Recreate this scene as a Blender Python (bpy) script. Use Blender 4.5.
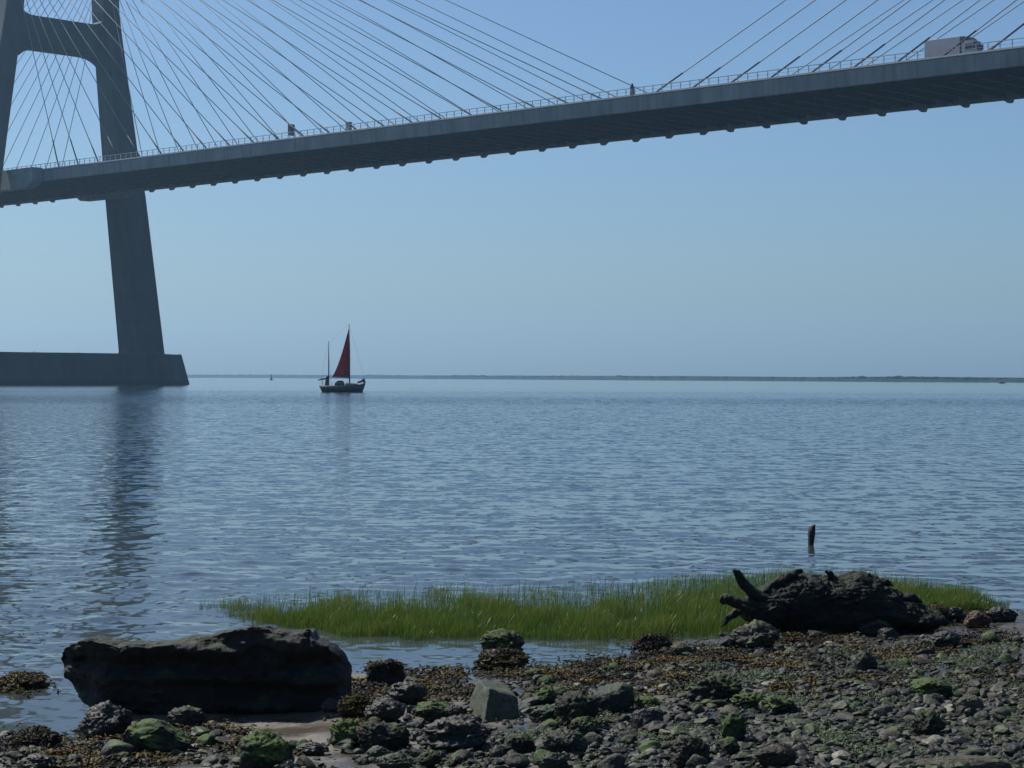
import bpy, bmesh, math, random
import numpy as np
from mathutils import Vector, Matrix, Euler

# ------------------------------------------------------------------ clearing
for o in list(bpy.data.objects): bpy.data.objects.remove(o)
S = bpy.context.scene
C = S.collection
rad = math.radians

# ------------------------------------------------------------------ camera, sky, sun, exposure
EYE = 2.1
FPX = 2000.0
ROLL = 0.0037
HOR = 378.14
cam = bpy.data.cameras.new('camera'); camo = bpy.data.objects.new('camera', cam); C.objects.link(camo)
cam.sensor_width = 36.0; cam.lens = FPX / 1024 * 36.0
cam.clip_start = 0.1; cam.clip_end = 60000
camo.matrix_world = Matrix.Translation((0, 0, EYE)) @ (Matrix.Rotation(rad(90) - (384 - HOR) / FPX, 4, 'X') @ Matrix.Rotation(ROLL, 4, 'Z'))
S.camera = camo

SUN_EL, SUN_AZ = rad(52), rad(54)          # azimuth measured from +Y towards -X (the left)
W = bpy.data.worlds.new('World'); S.world = W; W.use_nodes = True
wn = W.node_tree.nodes; wl = W.node_tree.links
bg = wn['Background']
sky = wn.new('ShaderNodeTexSky'); sky.sky_type = 'NISHITA'; sky.sun_disc = False
sky.sun_elevation = SUN_EL; sky.sun_rotation = -SUN_AZ
sky.altitude = 0; sky.air_density = 1.0; sky.dust_density = 1.2; sky.ozone_density = 6.0
tint = wn.new('ShaderNodeMix'); tint.data_type = 'RGBA'; tint.blend_type = 'MULTIPLY'; tint.inputs[0].default_value = 1.0
tint.inputs[7].default_value = (0.855, 0.98, 1.075, 1)                      # the photograph's cool white balance
wl.new(sky.outputs[0], tint.inputs[6]); wl.new(tint.outputs[2], bg.inputs[0]); bg.inputs[1].default_value = 0.085

sd = bpy.data.lights.new('sun', 'SUN'); sd.energy = 5.0; sd.angle = rad(0.5); sd.color = (1.0, 0.97, 0.92)
so = bpy.data.objects.new('sun', sd); C.objects.link(so)
sun_dir = Vector((-math.sin(SUN_AZ) * math.cos(SUN_EL), math.cos(SUN_AZ) * math.cos(SUN_EL), math.sin(SUN_EL)))
so.rotation_euler = sun_dir.to_track_quat('Z', 'Y').to_euler(); so.location = (0, 0, 300)

S.render.engine = 'CYCLES'
S.view_settings.view_transform = 'Standard'; S.view_settings.look = 'None'
S.view_settings.gamma = 1.0; S.view_settings.use_curve_mapping = False
S.view_settings.exposure = 0.13
S.cycles.use_denoising = True
S.cycles.max_bounces = 6; S.cycles.diffuse_bounces = 2; S.cycles.glossy_bounces = 3
S.cycles.transmission_bounces = 2; S.cycles.volume_bounces = 1; S.cycles.transparent_max_bounces = 4

# ------------------------------------------------------------------ small helpers
rng = np.random.default_rng(7)

def perlin(p, seed=0):
    p = np.asarray(p, float)
    i = np.floor(p).astype(np.int64); f = p - i
    u = f * f * f * (f * (f * 6 - 15) + 10)
    def h(ix, iy, iz):
        n = (ix * 374761393 + iy * 668265263 + iz * 2147483647 + seed * 974634777) & 0xffffffff
        n = ((n ^ (n >> 13)) * 1274126177) & 0xffffffff
        n = ((n ^ (n >> 16)) * 2246822519) & 0xffffffff
        return n ^ (n >> 15)
    def g(dx, dy, dz):
        n = h(i[:, 0] + dx, i[:, 1] + dy, i[:, 2] + dz)
        a = (n & 0xffff) / 65535.0 * 2 - 1; b = ((n >> 16) & 0xff) / 255.0 * 2 - 1; c = ((n >> 24) & 0xff) / 255.0 * 2 - 1
        return a * (f[:, 0] - dx) + b * (f[:, 1] - dy) + c * (f[:, 2] - dz)
    L = lambda a, b, t: a + (b - a) * t
    x00 = L(g(0, 0, 0), g(1, 0, 0), u[:, 0]); x10 = L(g(0, 1, 0), g(1, 1, 0), u[:, 0])
    x01 = L(g(0, 0, 1), g(1, 0, 1), u[:, 0]); x11 = L(g(0, 1, 1), g(1, 1, 1), u[:, 0])
    return L(L(x00, x10, u[:, 1]), L(x01, x11, u[:, 1]), u[:, 2])

def fbm(p, octv=4, seed=0, gain=0.5, lac=2.03):
    p = np.asarray(p, float); r = 0; a = 1.0
    for k in range(octv):
        r = r + a * perlin(p * lac ** k + 13.7 * k, seed + k); a *= gain
    return r

def mesh_np(name, v, f, smooth=True):
    """v (n,3) array; f (m,k) array of faces or list of such arrays"""
    me = bpy.data.meshes.new(name)
    fl = f if isinstance(f, list) else [f]
    fl = [np.asarray(a, np.int32) for a in fl if len(a)]
    me.vertices.add(len(v)); me.vertices.foreach_set('co', np.asarray(v, np.float32).ravel())
    nl = sum(a.size for a in fl); npoly = sum(len(a) for a in fl)
    me.loops.add(nl); me.loops.foreach_set('vertex_index', np.concatenate([a.ravel() for a in fl]))
    me.polygons.add(npoly)
    tot = np.concatenate([np.full(len(a), a.shape[1], np.int32) for a in fl])
    st = np.concatenate([[0], np.cumsum(tot)[:-1]]).astype(np.int32)
    me.polygons.foreach_set('loop_start', st)
    try: me.polygons.foreach_set('loop_total', tot)
    except Exception: pass
    me.update(calc_edges=True); me.validate()
    me.polygons.foreach_set('use_smooth', np.full(npoly, smooth))
    return me

def link(name, me, mat=None, parent=None):
    o = bpy.data.objects.new(name, me); C.objects.link(o)
    if mat is not None and len(me.materials) == 0: me.materials.append(mat)
    if parent is not None: o.parent = parent
    return o

def tag(o, label=None, cat=None, group=None, kind=None):
    if label: o['label'] = label
    if cat: o['category'] = cat
    if group: o['group'] = group
    if kind: o['kind'] = kind
    return o

def empty(name, loc=(0, 0, 0), rz=0.0):
    o = bpy.data.objects.new(name, None); C.objects.link(o); o.location = loc; o.rotation_euler = (0, 0, rz)
    o.empty_display_size = 0.2
    return o

class MB:
    """collects simple solids into one mesh"""
    def __init__(s): s.v = []; s.f = []
    def add(s, vs, fs):
        b = len(s.v); s.v += [tuple(q) for q in vs]; s.f += [tuple(i + b for i in q) for q in fs]; return s
    def box(s, c, d, M=None):
        x, y, z = d[0] / 2, d[1] / 2, d[2] / 2
        vs = [Vector((sx * x, sy * y, sz * z)) for sx in (-1, 1) for sy in (-1, 1) for sz in (-1, 1)]
        if M is not None: vs = [M @ q for q in vs]
        vs = [q + Vector(c) for q in vs]
        return s.add(vs, [(0, 1, 3, 2), (4, 6, 7, 5), (0, 4, 5, 1), (2, 3, 7, 6), (0, 2, 6, 4), (1, 5, 7, 3)])
    def loft(s, rings, cap=True):
        n = len(rings[0]); vs = [q for r in rings for q in r]; fs = []
        for k in range(len(rings) - 1):
            for j in range(n):
                a, b = k * n + j, k * n + (j + 1) % n
                fs.append((a, b, b + n, a + n))
        if cap: fs.append(tuple(range(n - 1, -1, -1))); fs.append(tuple((len(rings) - 1) * n + j for j in range(n)))
        return s.add(vs, fs)
    def tube(s, pts, radii, n=8):
        pts = [Vector(p) for p in pts]
        if not hasattr(radii, '__len__'): radii = [radii] * len(pts)
        rings = []
        for k, p in enumerate(pts):
            t = (pts[min(k + 1, len(pts) - 1)] - pts[max(k - 1, 0)]).normalized()
            a = t.orthogonal().normalized() if k == 0 else (a - t * a.dot(t)).normalized()
            b = t.cross(a)
            rings.append([p + (a * math.cos(2 * math.pi * j / n) + b * math.sin(2 * math.pi * j / n)) * radii[k] for j in range(n)])
        return s.loft(rings)
    def prism(s, poly, axis, lo, hi):
        """poly in the plane of the two other axes, extruded along axis"""
        def P(q, h):
            if axis == 0: return (h, q[0], q[1])
            if axis == 1: return (q[0], h, q[1])
            return (q[0], q[1], h)
        return s.loft([[P(q, lo) for q in poly], [P(q, hi) for q in poly]])
    def build(s, name, mat, parent=None, smooth=False, bevel=0):
        me = bpy.data.meshes.new(name); me.from_pydata(s.v, [], s.f)
        bm = bmesh.new(); bm.from_mesh(me); bmesh.ops.recalc_face_normals(bm, faces=bm.faces)
        if bevel:
            bmesh.ops.bevel(bm, geom=list(bm.edges), offset=bevel, segments=2, affect='EDGES', profile=0.5)
        for fc in bm.faces: fc.smooth = smooth
        bm.to_mesh(me); bm.free()
        return link(name, me, mat, parent)

# ------------------------------------------------------------------ materials
def new_mat(name):
    m = bpy.data.materials.new(name); m.use_nodes = True
    nt = m.node_tree; return m, nt.nodes, nt.links, nt.nodes['Principled BSDF']

def noise_col(N, L, a, b, scale, detail=5, coords='Object', lo=0.35, hi=0.65, rough=0.6, stretch=None):
    tc = N.new('ShaderNodeTexCoord'); src = tc.outputs[coords]
    if stretch:
        mp = N.new('ShaderNodeMapping'); mp.inputs['Scale'].default_value = stretch; L.new(src, mp.inputs[0]); src = mp.outputs[0]
    t = N.new('ShaderNodeTexNoise'); t.inputs['Scale'].default_value = scale; t.inputs['Detail'].default_value = detail; t.inputs['Roughness'].default_value = rough
    L.new(src, t.inputs['Vector'])
    r = N.new('ShaderNodeValToRGB'); r.color_ramp.elements[0].position = lo; r.color_ramp.elements[1].position = hi
    r.color_ramp.elements[0].color = (*a, 1); r.color_ramp.elements[1].color = (*b, 1)
    L.new(t.outputs[0], r.inputs[0]); return r.outputs[0], t, src

def simple(name, a, b=None, scale=3.0, rough=0.6, metal=0.0, bump=0.0, stretch=None, coords='Object'):
    m, N, L, B = new_mat(name)
    b = b or tuple(c * 1.25 for c in a)
    col, t, src = noise_col(N, L, a, b, scale, coords=coords, stretch=stretch)
    L.new(col, B.inputs['Base Color']); B.inputs['Roughness'].default_value = rough; B.inputs['Metallic'].default_value = metal
    if bump:
        bp = N.new('ShaderNodeBump'); bp.inputs['Strength'].default_value = bump; bp.inputs['Distance'].default_value = 0.02
        L.new(t.outputs[0], bp.inputs['Height']); L.new(bp.outputs[0], B.inputs['Normal'])
    return m

def matte(m):
    m.node_tree.nodes['Principled BSDF'].inputs['Specular IOR Level'].default_value = 0.0; return m

def rock_mat(name, a, b, moss=0.0, moss_col=(0.045, 0.085, 0.02), moss_b=(0.09, 0.15, 0.03), speck=0.0, speck_col=(0.28, 0.27, 0.25), wet=0.55, bump=0.8):
    """rough rock: mottled base, specks of barnacles, algae growing on the upward and sunward sides"""
    m, N, L, B = new_mat(name)
    geo = N.new('ShaderNodeNewGeometry'); pos = geo.outputs['Position']
    def tex(scale, detail=6, rough=0.65):
        t = N.new('ShaderNodeTexNoise'); t.inputs['Scale'].default_value = scale; t.inputs['Detail'].default_value = detail; t.inputs['Roughness'].default_value = rough
        L.new(pos, t.inputs['Vector']); return t
    def ramp(src, p0, p1, c0=(0, 0, 0), c1=(1, 1, 1)):
        r = N.new('ShaderNodeValToRGB'); r.color_ramp.elements[0].position = p0; r.color_ramp.elements[1].position = p1
        r.color_ramp.elements[0].color = (*c0, 1); r.color_ramp.elements[1].color = (*c1, 1); L.new(src, r.inputs[0]); return r.outputs[0]
    def mix(fac, c0, c1):
        x = N.new('ShaderNodeMix'); x.data_type = 'RGBA'; L.new(fac, x.inputs[0])
        for s, c in ((x.inputs[6], c0), (x.inputs[7], c1)):
            if isinstance(c, tuple): s.default_value = (*c, 1)
            else: L.new(c, s)
        return x.outputs[2]
    n1 = tex(9); n2 = tex(55, 4); n3 = tex(5, 3)
    col = ramp(n1.outputs[0], 0.36, 0.66, a, b)
    f2 = ramp(n2.outputs[0], 0.42, 0.7)
    col = mix(f2, col, tuple(c * 0.45 for c in a))
    if speck:
        v = N.new('ShaderNodeTexVoronoi'); v.inputs['Scale'].default_value = 70; L.new(pos, v.inputs['Vector'])
        fs = ramp(v.outputs['Distance'], 0.14, 0.3, (1, 1, 1), (0, 0, 0))
        fm = ramp(n3.outputs[0], 0.62 - speck * 0.3, 0.72 - speck * 0.3)
        mm = N.new('ShaderNodeMath'); mm.operation = 'MULTIPLY'; L.new(fs, mm.inputs[0]); L.new(fm, mm.inputs[1])
        col = mix(mm.outputs[0], col, speck_col)
    mossh = None
    if moss:
        sp = N.new('ShaderNodeSeparateXYZ'); L.new(geo.outputs['Normal'], sp.inputs[0])
        ad = N.new('ShaderNodeMath'); ad.operation = 'MULTIPLY_ADD'; L.new(sp.outputs[2], ad.inputs[0]); ad.inputs[1].default_value = 0.22
        L.new(n3.outputs[0], ad.inputs[2])
        a2 = N.new('ShaderNodeMath'); a2.operation = 'MULTIPLY_ADD'; L.new(n2.outputs[0], a2.inputs[0]); a2.inputs[1].default_value = 0.3; L.new(ad.outputs[0], a2.inputs[2])
        t0 = 0.98 - 0.36 * moss
        mossh = ramp(a2.outputs[0], t0, t0 + 0.12)
        n5 = tex(38, 5, 0.7)
        mc = ramp(n5.outputs[0], 0.3, 0.7, moss_col, moss_b)
        col = mix(mossh, col, mc)
    L.new(col, B.inputs['Base Color'])
    B.inputs['Roughness'].default_value = wet
    B.inputs['Specular IOR Level'].default_value = 0.35
    b1 = N.new('ShaderNodeBump'); b1.inputs['Strength'].default_value = bump; b1.inputs['Distance'].default_value = 0.03; L.new(n1.outputs[0], b1.inputs['Height'])
    b2 = N.new('ShaderNodeBump'); b2.inputs['Strength'].default_value = bump; b2.inputs['Distance'].default_value = 0.008
    L.new(n2.outputs[0], b2.inputs['Height']); L.new(b1.outputs[0], b2.inputs['Normal']); L.new(b2.outputs[0], B.inputs['Normal'])
    return m

# ------------------------------------------------------------------ geometry of the place: pixel rays for laying things out on the real ground
def hor(px): return HOR + ROLL * (px - 512)
SHORE = [(-400, 790), (-80, 745), (0, 734), (60, 726), (110, 716), (200, 706), (330, 694), (352, 674), (400, 664), (440, 668), (540, 670), (600, 668), (640, 655), (700, 644), (740, 634), (860, 628), (960, 618), (1024, 611), (1100, 604), (1500, 580)]
_sx = []; _sy = []
for q in SHORE:
    Y = FPX * EYE / (q[1] - hor(q[0])); _sx.append((q[0] - 512) / FPX * Y); _sy.append(Y)
_sx = np.array(_sx); _sy = np.array(_sy)

def terrain(X, Y):
    X = np.atleast_1d(np.asarray(X, float)); Y = np.atleast_1d(np.asarray(Y, float))
    p = np.stack([X, Y, X * 0 + 3.1], 1)
    ys = np.interp(X, _sx, _sy) + 0.22 * perlin(p * 1.6, 5)
    d = ys - Y
    right = np.clip((X + 0.4) / 1.2, 0, 1)
    slope = 0.020 + 0.007 * right
    z = np.where(d > 0, slope * d, 0.06 * d)
    z = np.maximum(z, -1.2 - 0.002 * np.maximum(-d, 0))
    near = np.clip(1 - np.maximum(0, np.abs(Y - 13) - 7) / 10, 0, 1)
    z = z + near * ((0.030 + .032 * right) * perlin(p * np.array([1.3, 1.0, 1]), 11) + 0.022 * perlin(p * np.array([3.1, 2.2, 1]), 12))
    # low mud bank under the salt marsh
    return z

def ground(px, py):
    t = (px - 512) / FPX; s = (py - hor(px)) / FPX
    Y = EYE / s
    for _ in range(12):
        z = max(float(terrain(t * Y, Y)[0]), 0.0); Y = 0.5 * Y + 0.5 * (EYE - z) / s
    return Vector((t * Y, Y, max(float(terrain(t * Y, Y)[0]), 0.0)))

def atpx(px, py, Y):
    return Vector(((px - 512) / FPX * Y, Y, EYE - (py - hor(px)) / FPX * Y))

# ------------------------------------------------------------------ ground sheet
def axis_lin(lo, hi, step, outer_lo, outer_hi, k=1.35):
    a = list(np.arange(lo, hi + 1e-6, step)); st = step; x = lo; L = []
    while x > outer_lo: st *= k; x -= st; L.append(max(x, outer_lo))
    R = []; st = step; x = hi
    while x < outer_hi: st *= k; x += st; R.append(min(x, outer_hi))
    return np.array(L[::-1] + a + R)
gx = axis_lin(-4.6, 5.6, 0.022, -700, 700); gy = axis_lin(9.6, 18.6, 0.022, -600, 60)
GX, GY = np.meshgrid(gx, gy); gz = terrain(GX.ravel(), GY.ravel())
pp = np.stack([GX.ravel(), GY.ravel(), 0 * gz], 1)
inr = (np.abs(pp[:, 0] - .5) < 5.5) & (pp[:, 1] > 9.3) & (pp[:, 1] < 19)
rr = np.clip((pp[:, 0] + 0.6) / 1.0, 0, 1)
lump = np.zeros(len(gz)); lump[inr] = (0.006 + 0.012 * rr[inr]) * fbm(pp[inr] * 11, 3, 21) + 0.004 * perlin(pp[inr] * 45, 22)
gz = gz + lump
far = np.hypot(pp[:, 0], pp[:, 1]) > 60
gz = np.where((pp[:, 1] < 5) , np.minimum(gz + 0.02 * np.maximum(5 - pp[:, 1], 0), 3.0 + 0 * gz), gz)
def grid_faces(ny, nx):
    i = np.arange((ny - 1) * (nx - 1)); r = i // (nx - 1); c = i % (nx - 1); a = r * nx + c
    return np.stack([a, a + 1, a + nx + 1, a + nx], 1)
gm = mesh_np('beach', np.stack([GX.ravel(), GY.ravel(), gz], 1), grid_faces(len(gy), len(gx)))
m, N, L, B = new_mat('wet_sand')
geo = N.new('ShaderNodeNewGeometry')
def _noise(N, L, vec, sc, de=5, ro=.6):
    t = N.new('ShaderNodeTexNoise'); t.inputs['Scale'].default_value = sc; t.inputs['Detail'].default_value = de; t.inputs['Roughness'].default_value = ro; L.new(vec, t.inputs['Vector']); return t.outputs[0]
def _ramp(N, L, src, p0, p1, c0, c1):
    r = N.new('ShaderNodeValToRGB'); r.color_ramp.elements[0].position = p0; r.color_ramp.elements[1].position = p1
    r.color_ramp.elements[0].color = (*c0, 1); r.color_ramp.elements[1].color = (*c1, 1); L.new(src, r.inputs[0]); return r.outputs[0]
n1 = _noise(N, L, geo.outputs['Position'], 2.2); n2 = _noise(N, L, geo.outputs['Position'], 60, 4)
c1 = _ramp(N, L, n1, .35, .65, (0.075, 0.064, 0.047), (0.14, 0.122, 0.094))
c2 = _ramp(N, L, n2, .55, .72, (0, 0, 0), (1, 1, 1))
mx = N.new('ShaderNodeMix'); mx.data_type = 'RGBA'; L.new(c2, mx.inputs[0]); L.new(c1, mx.inputs[6]); mx.inputs[7].default_value = (0.03, 0.025, 0.018, 1)
sxy = N.new('ShaderNodeSeparateXYZ'); L.new(geo.outputs['Position'], sxy.inputs[0])
mr = N.new('ShaderNodeMapRange'); L.new(sxy.outputs[0], mr.inputs[0]); mr.inputs[1].default_value = -.6; mr.inputs[2].default_value = .5; mr.inputs[3].default_value = 0; mr.inputs[4].default_value = .8
md = N.new('ShaderNodeMix'); md.data_type = 'RGBA'; L.new(mr.outputs[0], md.inputs[0]); L.new(mx.outputs[2], md.inputs[6]); md.inputs[7].default_value = (0.024, 0.021, 0.014, 1)
L.new(md.outputs[2], B.inputs['Base Color'])
rr_ = _ramp(N, L, n1, .42, .6, (0.20,) * 3, (0.70,) * 3); L.new(rr_, B.inputs['Roughness'])
bp = N.new('ShaderNodeBump'); bp.inputs['Strength'].default_value = 0.6; bp.inputs['Distance'].default_value = 0.01; L.new(n2, bp.inputs['Height']); L.new(bp.outputs[0], B.inputs['Normal'])
tag(link('beach', gm, m), kind='structure')

# ------------------------------------------------------------------ water: one sheet from the shore to beyond the far bank, real ripples nearby
rs = [8.5]; 
while rs[-1] < 330: rs.append(rs[-1] + max(0.018, rs[-1] ** 2 / (FPX * EYE) * 0.75))
while rs[-1] < 5600: rs.append(rs[-1] * 1.12)
rs = np.array(rs)
th = np.concatenate([np.linspace(-75, -17, 50)[:-1], np.linspace(-17, 17, 900), np.linspace(17, 75, 50)[1:]]) * math.pi / 180
TH, RS = np.meshgrid(th, rs)
wx = (np.sin(TH) * RS).ravel(); wy = (np.cos(TH) * RS).ravel()
wz = np.zeros_like(wx)
act = (RS.ravel() < 330)
rw = np.random.default_rng(3)
ax_, ay_ = wx[act], wy[act]; az_ = np.zeros_like(ax_)
rad_ = RS.ravel()[act]
calm = np.clip((ay_ - np.interp(ax_, _sx, _sy)) / 7.0, 0.0, 1.0) ** 0.8   # sheltered by the shore and the marsh
calm = 0.10 + 0.90 * calm
p3 = np.stack([ax_ * .05, ay_ * .03, ax_ * 0], 1); gust = 0.85 + 0.5 * fbm(p3, 2, 31)
env = np.clip(.75 + 1.9 * perlin(np.stack([ax_ * 2.0, ay_ * .9, 0 * ax_ + 3], 1), 33) + 1.1 * perlin(np.stack([ax_ * 4.1, ay_ * 2.0, 0 * ax_ + 5], 1), 34), .15, 2.0)
for k in range(72):
    lam = 0.11 * (0.95 / 0.11) ** (rw.random() ** 1.0)
    an = math.pi * 0.5 + rw.normal(0.18, 0.75)
    kx, ky = math.cos(an) * 2 * math.pi / lam, math.sin(an) * 2 * math.pi / lam
    slope = 0.005 if lam > .6 else (0.0145 if lam > .3 else 0.020)
    # fade each train where the mesh can no longer carry it
    cell = np.maximum(0.018, rad_ ** 2 / (FPX * EYE) * 0.75)
    fade = np.clip((lam / cell - 2.2) / 2.0, 0, 1)
    if not fade.any(): continue
    wob = 1.2 * perlin(np.stack([ax_ / (lam * 4), ay_ / (lam * 4), 0 * ax_ + k], 1), 40 + k)
    wv = np.sin(kx * ax_ + ky * ay_ + rw.random() * 6.28 + 2.2 * wob)
    az_ += slope * lam / (2 * math.pi) * 1.25 * fade * (env if lam < .6 else 1) * (wv + .35 * wv * wv)
wz[act] = az_ * calm * gust
wm = mesh_np('water', np.stack([wx, wy, wz], 1), grid_faces(len(rs), len(th)))
m, N, L, B = new_mat('river_water')
geo = N.new('ShaderNodeNewGeometry'); pos = geo.outputs['Position']
sep = N.new('ShaderNodeSeparateXYZ'); L.new(pos, sep.inputs[0])
def mathn(op, a, b=None, c=None):
    x = N.new('ShaderNodeMath'); x.operation = op
    for s, q in zip(x.inputs, (a, b, c)):
        if q is None: continue
        if isinstance(q, (int, float)): s.default_value = q
        else: L.new(q, s)
    return x.outputs[0]
def maprange(src, a0, a1, b0, b1):
    x = N.new('ShaderNodeMapRange'); L.new(src, x.inputs[0])
    for i, q in enumerate((a0, a1, b0, b1)): x.inputs[i + 1].default_value = q
    return x.outputs[0]
def slopes(scale, st=(1, 1, 1)):
    mp = N.new('ShaderNodeMapping'); mp.inputs['Scale'].default_value = st; L.new(pos, mp.inputs[0])
    t = N.new('ShaderNodeTexNoise'); t.inputs['Scale'].default_value = scale; t.inputs['Detail'].default_value = 3; L.new(mp.outputs[0], t.inputs['Vector'])
    s = N.new('ShaderNodeSeparateColor'); L.new(t.outputs['Color'], s.inputs[0])
    return mathn('SUBTRACT', s.outputs[0], 0.5), mathn('SUBTRACT', s.outputs[1], 0.5)
ax1, ay1 = slopes(8.0, (0.75, 1, 1)); ax2, ay2 = slopes(2.2, (0.7, 1, 1))
# wind ripples: glassy near the shore, rougher out on the river, glassy again far out past the piers
band = N.new('ShaderNodeTexNoise'); band.inputs['Scale'].default_value = 1.0; band.inputs['Detail'].default_value = 3
mpb = N.new('ShaderNodeMapping'); mpb.inputs['Scale'].default_value = (0.006, 0.022, 0.01); L.new(pos, mpb.inputs[0]); L.new(mpb.outputs[0], band.inputs['Vector'])
yw = mathn('ADD', sep.outputs[1], mathn('MULTIPLY', mathn('SUBTRACT', band.outputs[0], .5), mathn('MULTIPLY', sep.outputs[1], .30)))
rp = N.new('ShaderNodeValToRGB'); e = rp.color_ramp.elements
prof = [(14, .07), (38, .30), (80, .42), (150, .46), (178, .85), (205, .78), (235, .42), (300, .44), (330, .22), (480, .10), (800, .07)]
e[0].position = prof[0][0] / 800; e[0].color = (prof[0][1],) * 3 + (1,); e[1].position = 1; e[1].color = (prof[-1][1],) * 3 + (1,)
for yy, vv in prof[1:-1]: q = e.new(yy / 800); q.color = (vv, vv, vv, 1)
L.new(mathn('DIVIDE', yw, 800), rp.inputs[0])
patch = N.new('ShaderNodeTexNoise'); patch.inputs['Scale'].default_value = 1.0; patch.inputs['Detail'].default_value = 2
mpp = N.new('ShaderNodeMapping'); mpp.inputs['Scale'].default_value = (3.6, 1.1, 1); L.new(pos, mpp.inputs[0]); L.new(mpp.outputs[0], patch.inputs['Vector'])
amp = mathn('MULTIPLY', rp.outputs[0], maprange(patch.outputs[0], 0.32, 0.66, 0.25, 1.75))
sx_ = mathn('MULTIPLY', mathn('ADD', ax1, ax2), amp)
sy_ = mathn('MULTIPLY', mathn('ADD', ay1, ay2), amp)
sy_ = mathn('SUBTRACT', sy_, mathn('MULTIPLY', amp, 0.10))
vadd = N.new('ShaderNodeCombineXYZ'); L.new(sx_, vadd.inputs[0]); L.new(sy_, vadd.inputs[1]); vadd.inputs[2].default_value = 0
va = N.new('ShaderNodeVectorMath'); va.operation = 'ADD'; L.new(geo.outputs['Normal'], va.inputs[0]); L.new(vadd.outputs[0], va.inputs[1])
vn = N.new('ShaderNodeVectorMath'); vn.operation = 'NORMALIZE'; L.new(va.outputs[0], vn.inputs[0])
L.new(vn.outputs[0], B.inputs['Normal'])
L.new(_ramp(N, L, mathn('DIVIDE', sep.outputs[1], 60), 0.2, 0.75, (0.040, 0.048, 0.046), (0.014, 0.030, 0.040)), B.inputs['Base Color'])   # silty in the shallows
B.inputs['Roughness'].default_value = 0.06; B.inputs['IOR'].default_value = 1.333
tag(link('water', wm, m), kind='structure')

# ------------------------------------------------------------------ far bank, low and wooded
FS = [(900, 700), (640, 1050), (410, 1640), (120, 2700), (-200, 3700), (-620, 4700), (-1500, 5400), (-3800, 5600)]
fx = np.concatenate([np.linspace(FS[i][0], FS[i + 1][0], 60, endpoint=False) for i in range(len(FS) - 1)])
fy = np.concatenate([np.linspace(FS[i][1], FS[i + 1][1], 60, endpoint=False) for i in range(len(FS) - 1)])
hh = 1.5 + 1.7 * np.clip(fbm(np.stack([fx * .004, fy * .004, fx * 0], 1), 3, 61) + .3, 0, 1.5) + fy / 800.0
cols = []
for k, (dx, dz) in enumerate([(0, -1), (1, .5), (30, .8), (120, 1.0), (300, .9), (500, .2)]):
    cols.append(np.stack([fx + dx * .8, fy + dx * .6, -1.0 + 0 * fx if dz < 0 else hh * dz], 1))
fv = np.concatenate(cols); n = len(fx)
tag(link('far_shore', mesh_np('far_shore', fv, grid_faces(6, n)), matte(simple('far_bank_scrub', (0.016, 0.024, 0.022), (0.028, 0.036, 0.030), .02, .9, coords='Object'))), kind='structure')
v = []; f = []
rt = np.random.default_rng(5)
fbA = fbm(np.stack([fx * .003, fy * .003, fx * 0 + 9.0], 1), 2, 71)
bmi = bmesh.new(); bmesh.ops.create_icosphere(bmi, subdivisions=2, radius=1); iv = np.array([q.co[:] for q in bmi.verts]); ifc = np.array([[q.index for q in fc.verts] for fc in bmi.faces]); bmi.free()
base = 0
for i in range(2600):
    k = rt.integers(0, n); 
    clump = fbA[k]
    if clump < -0.1 and rt.random() < .7: continue
    o_ = rt.random() * 60 + 4; sc = (0.35 + rt.random() * .45 + .5 * max(0, clump)) * (1 + fy[k] / 2400) * (1.5 if rt.random() < .02 else 1) * .72
    q = iv * (1 + .3 * perlin(iv * 1.7 + i, 3))[:, None] * np.array([3.4, 3.0, 1.1]) * sc + np.array([fx[k] + o_ * .8, fy[k] + o_ * .6, hh[k] * .6 + .9 * sc])
    v.append(q); f.append(ifc + base); base += len(iv)
tag(link('distant_woodland', mesh_np('distant_woodland', np.concatenate(v), np.concatenate(f)), matte(simple('far_foliage', (0.014, 0.024, 0.018), (0.028, 0.038, 0.026), .3, .9))), 'low dark scrub and trees along the far river bank', 'woodland', kind='stuff')

# ------------------------------------------------------------------ haze: the river air
hz = MB().box((0, 2900, 82), (11000, 7200, 170))
m = bpy.data.materials.new('river_haze'); m.use_nodes = True; N = m.node_tree.nodes; L = m.node_tree.links
N.remove(N['Principled BSDF']); vol = N.new('ShaderNodeVolumePrincipled')
vol.inputs['Color'].default_value = (0.48, 0.77, 1.0, 1); vol.inputs['Density'].default_value = 0.00014; vol.inputs['Anisotropy'].default_value = 0.45
L.new(vol.outputs[0], N['Material Output'].inputs['Volume'])
tag(hz.build('haze', m), 'thin blue haze over the river', 'haze', kind='stuff')

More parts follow.
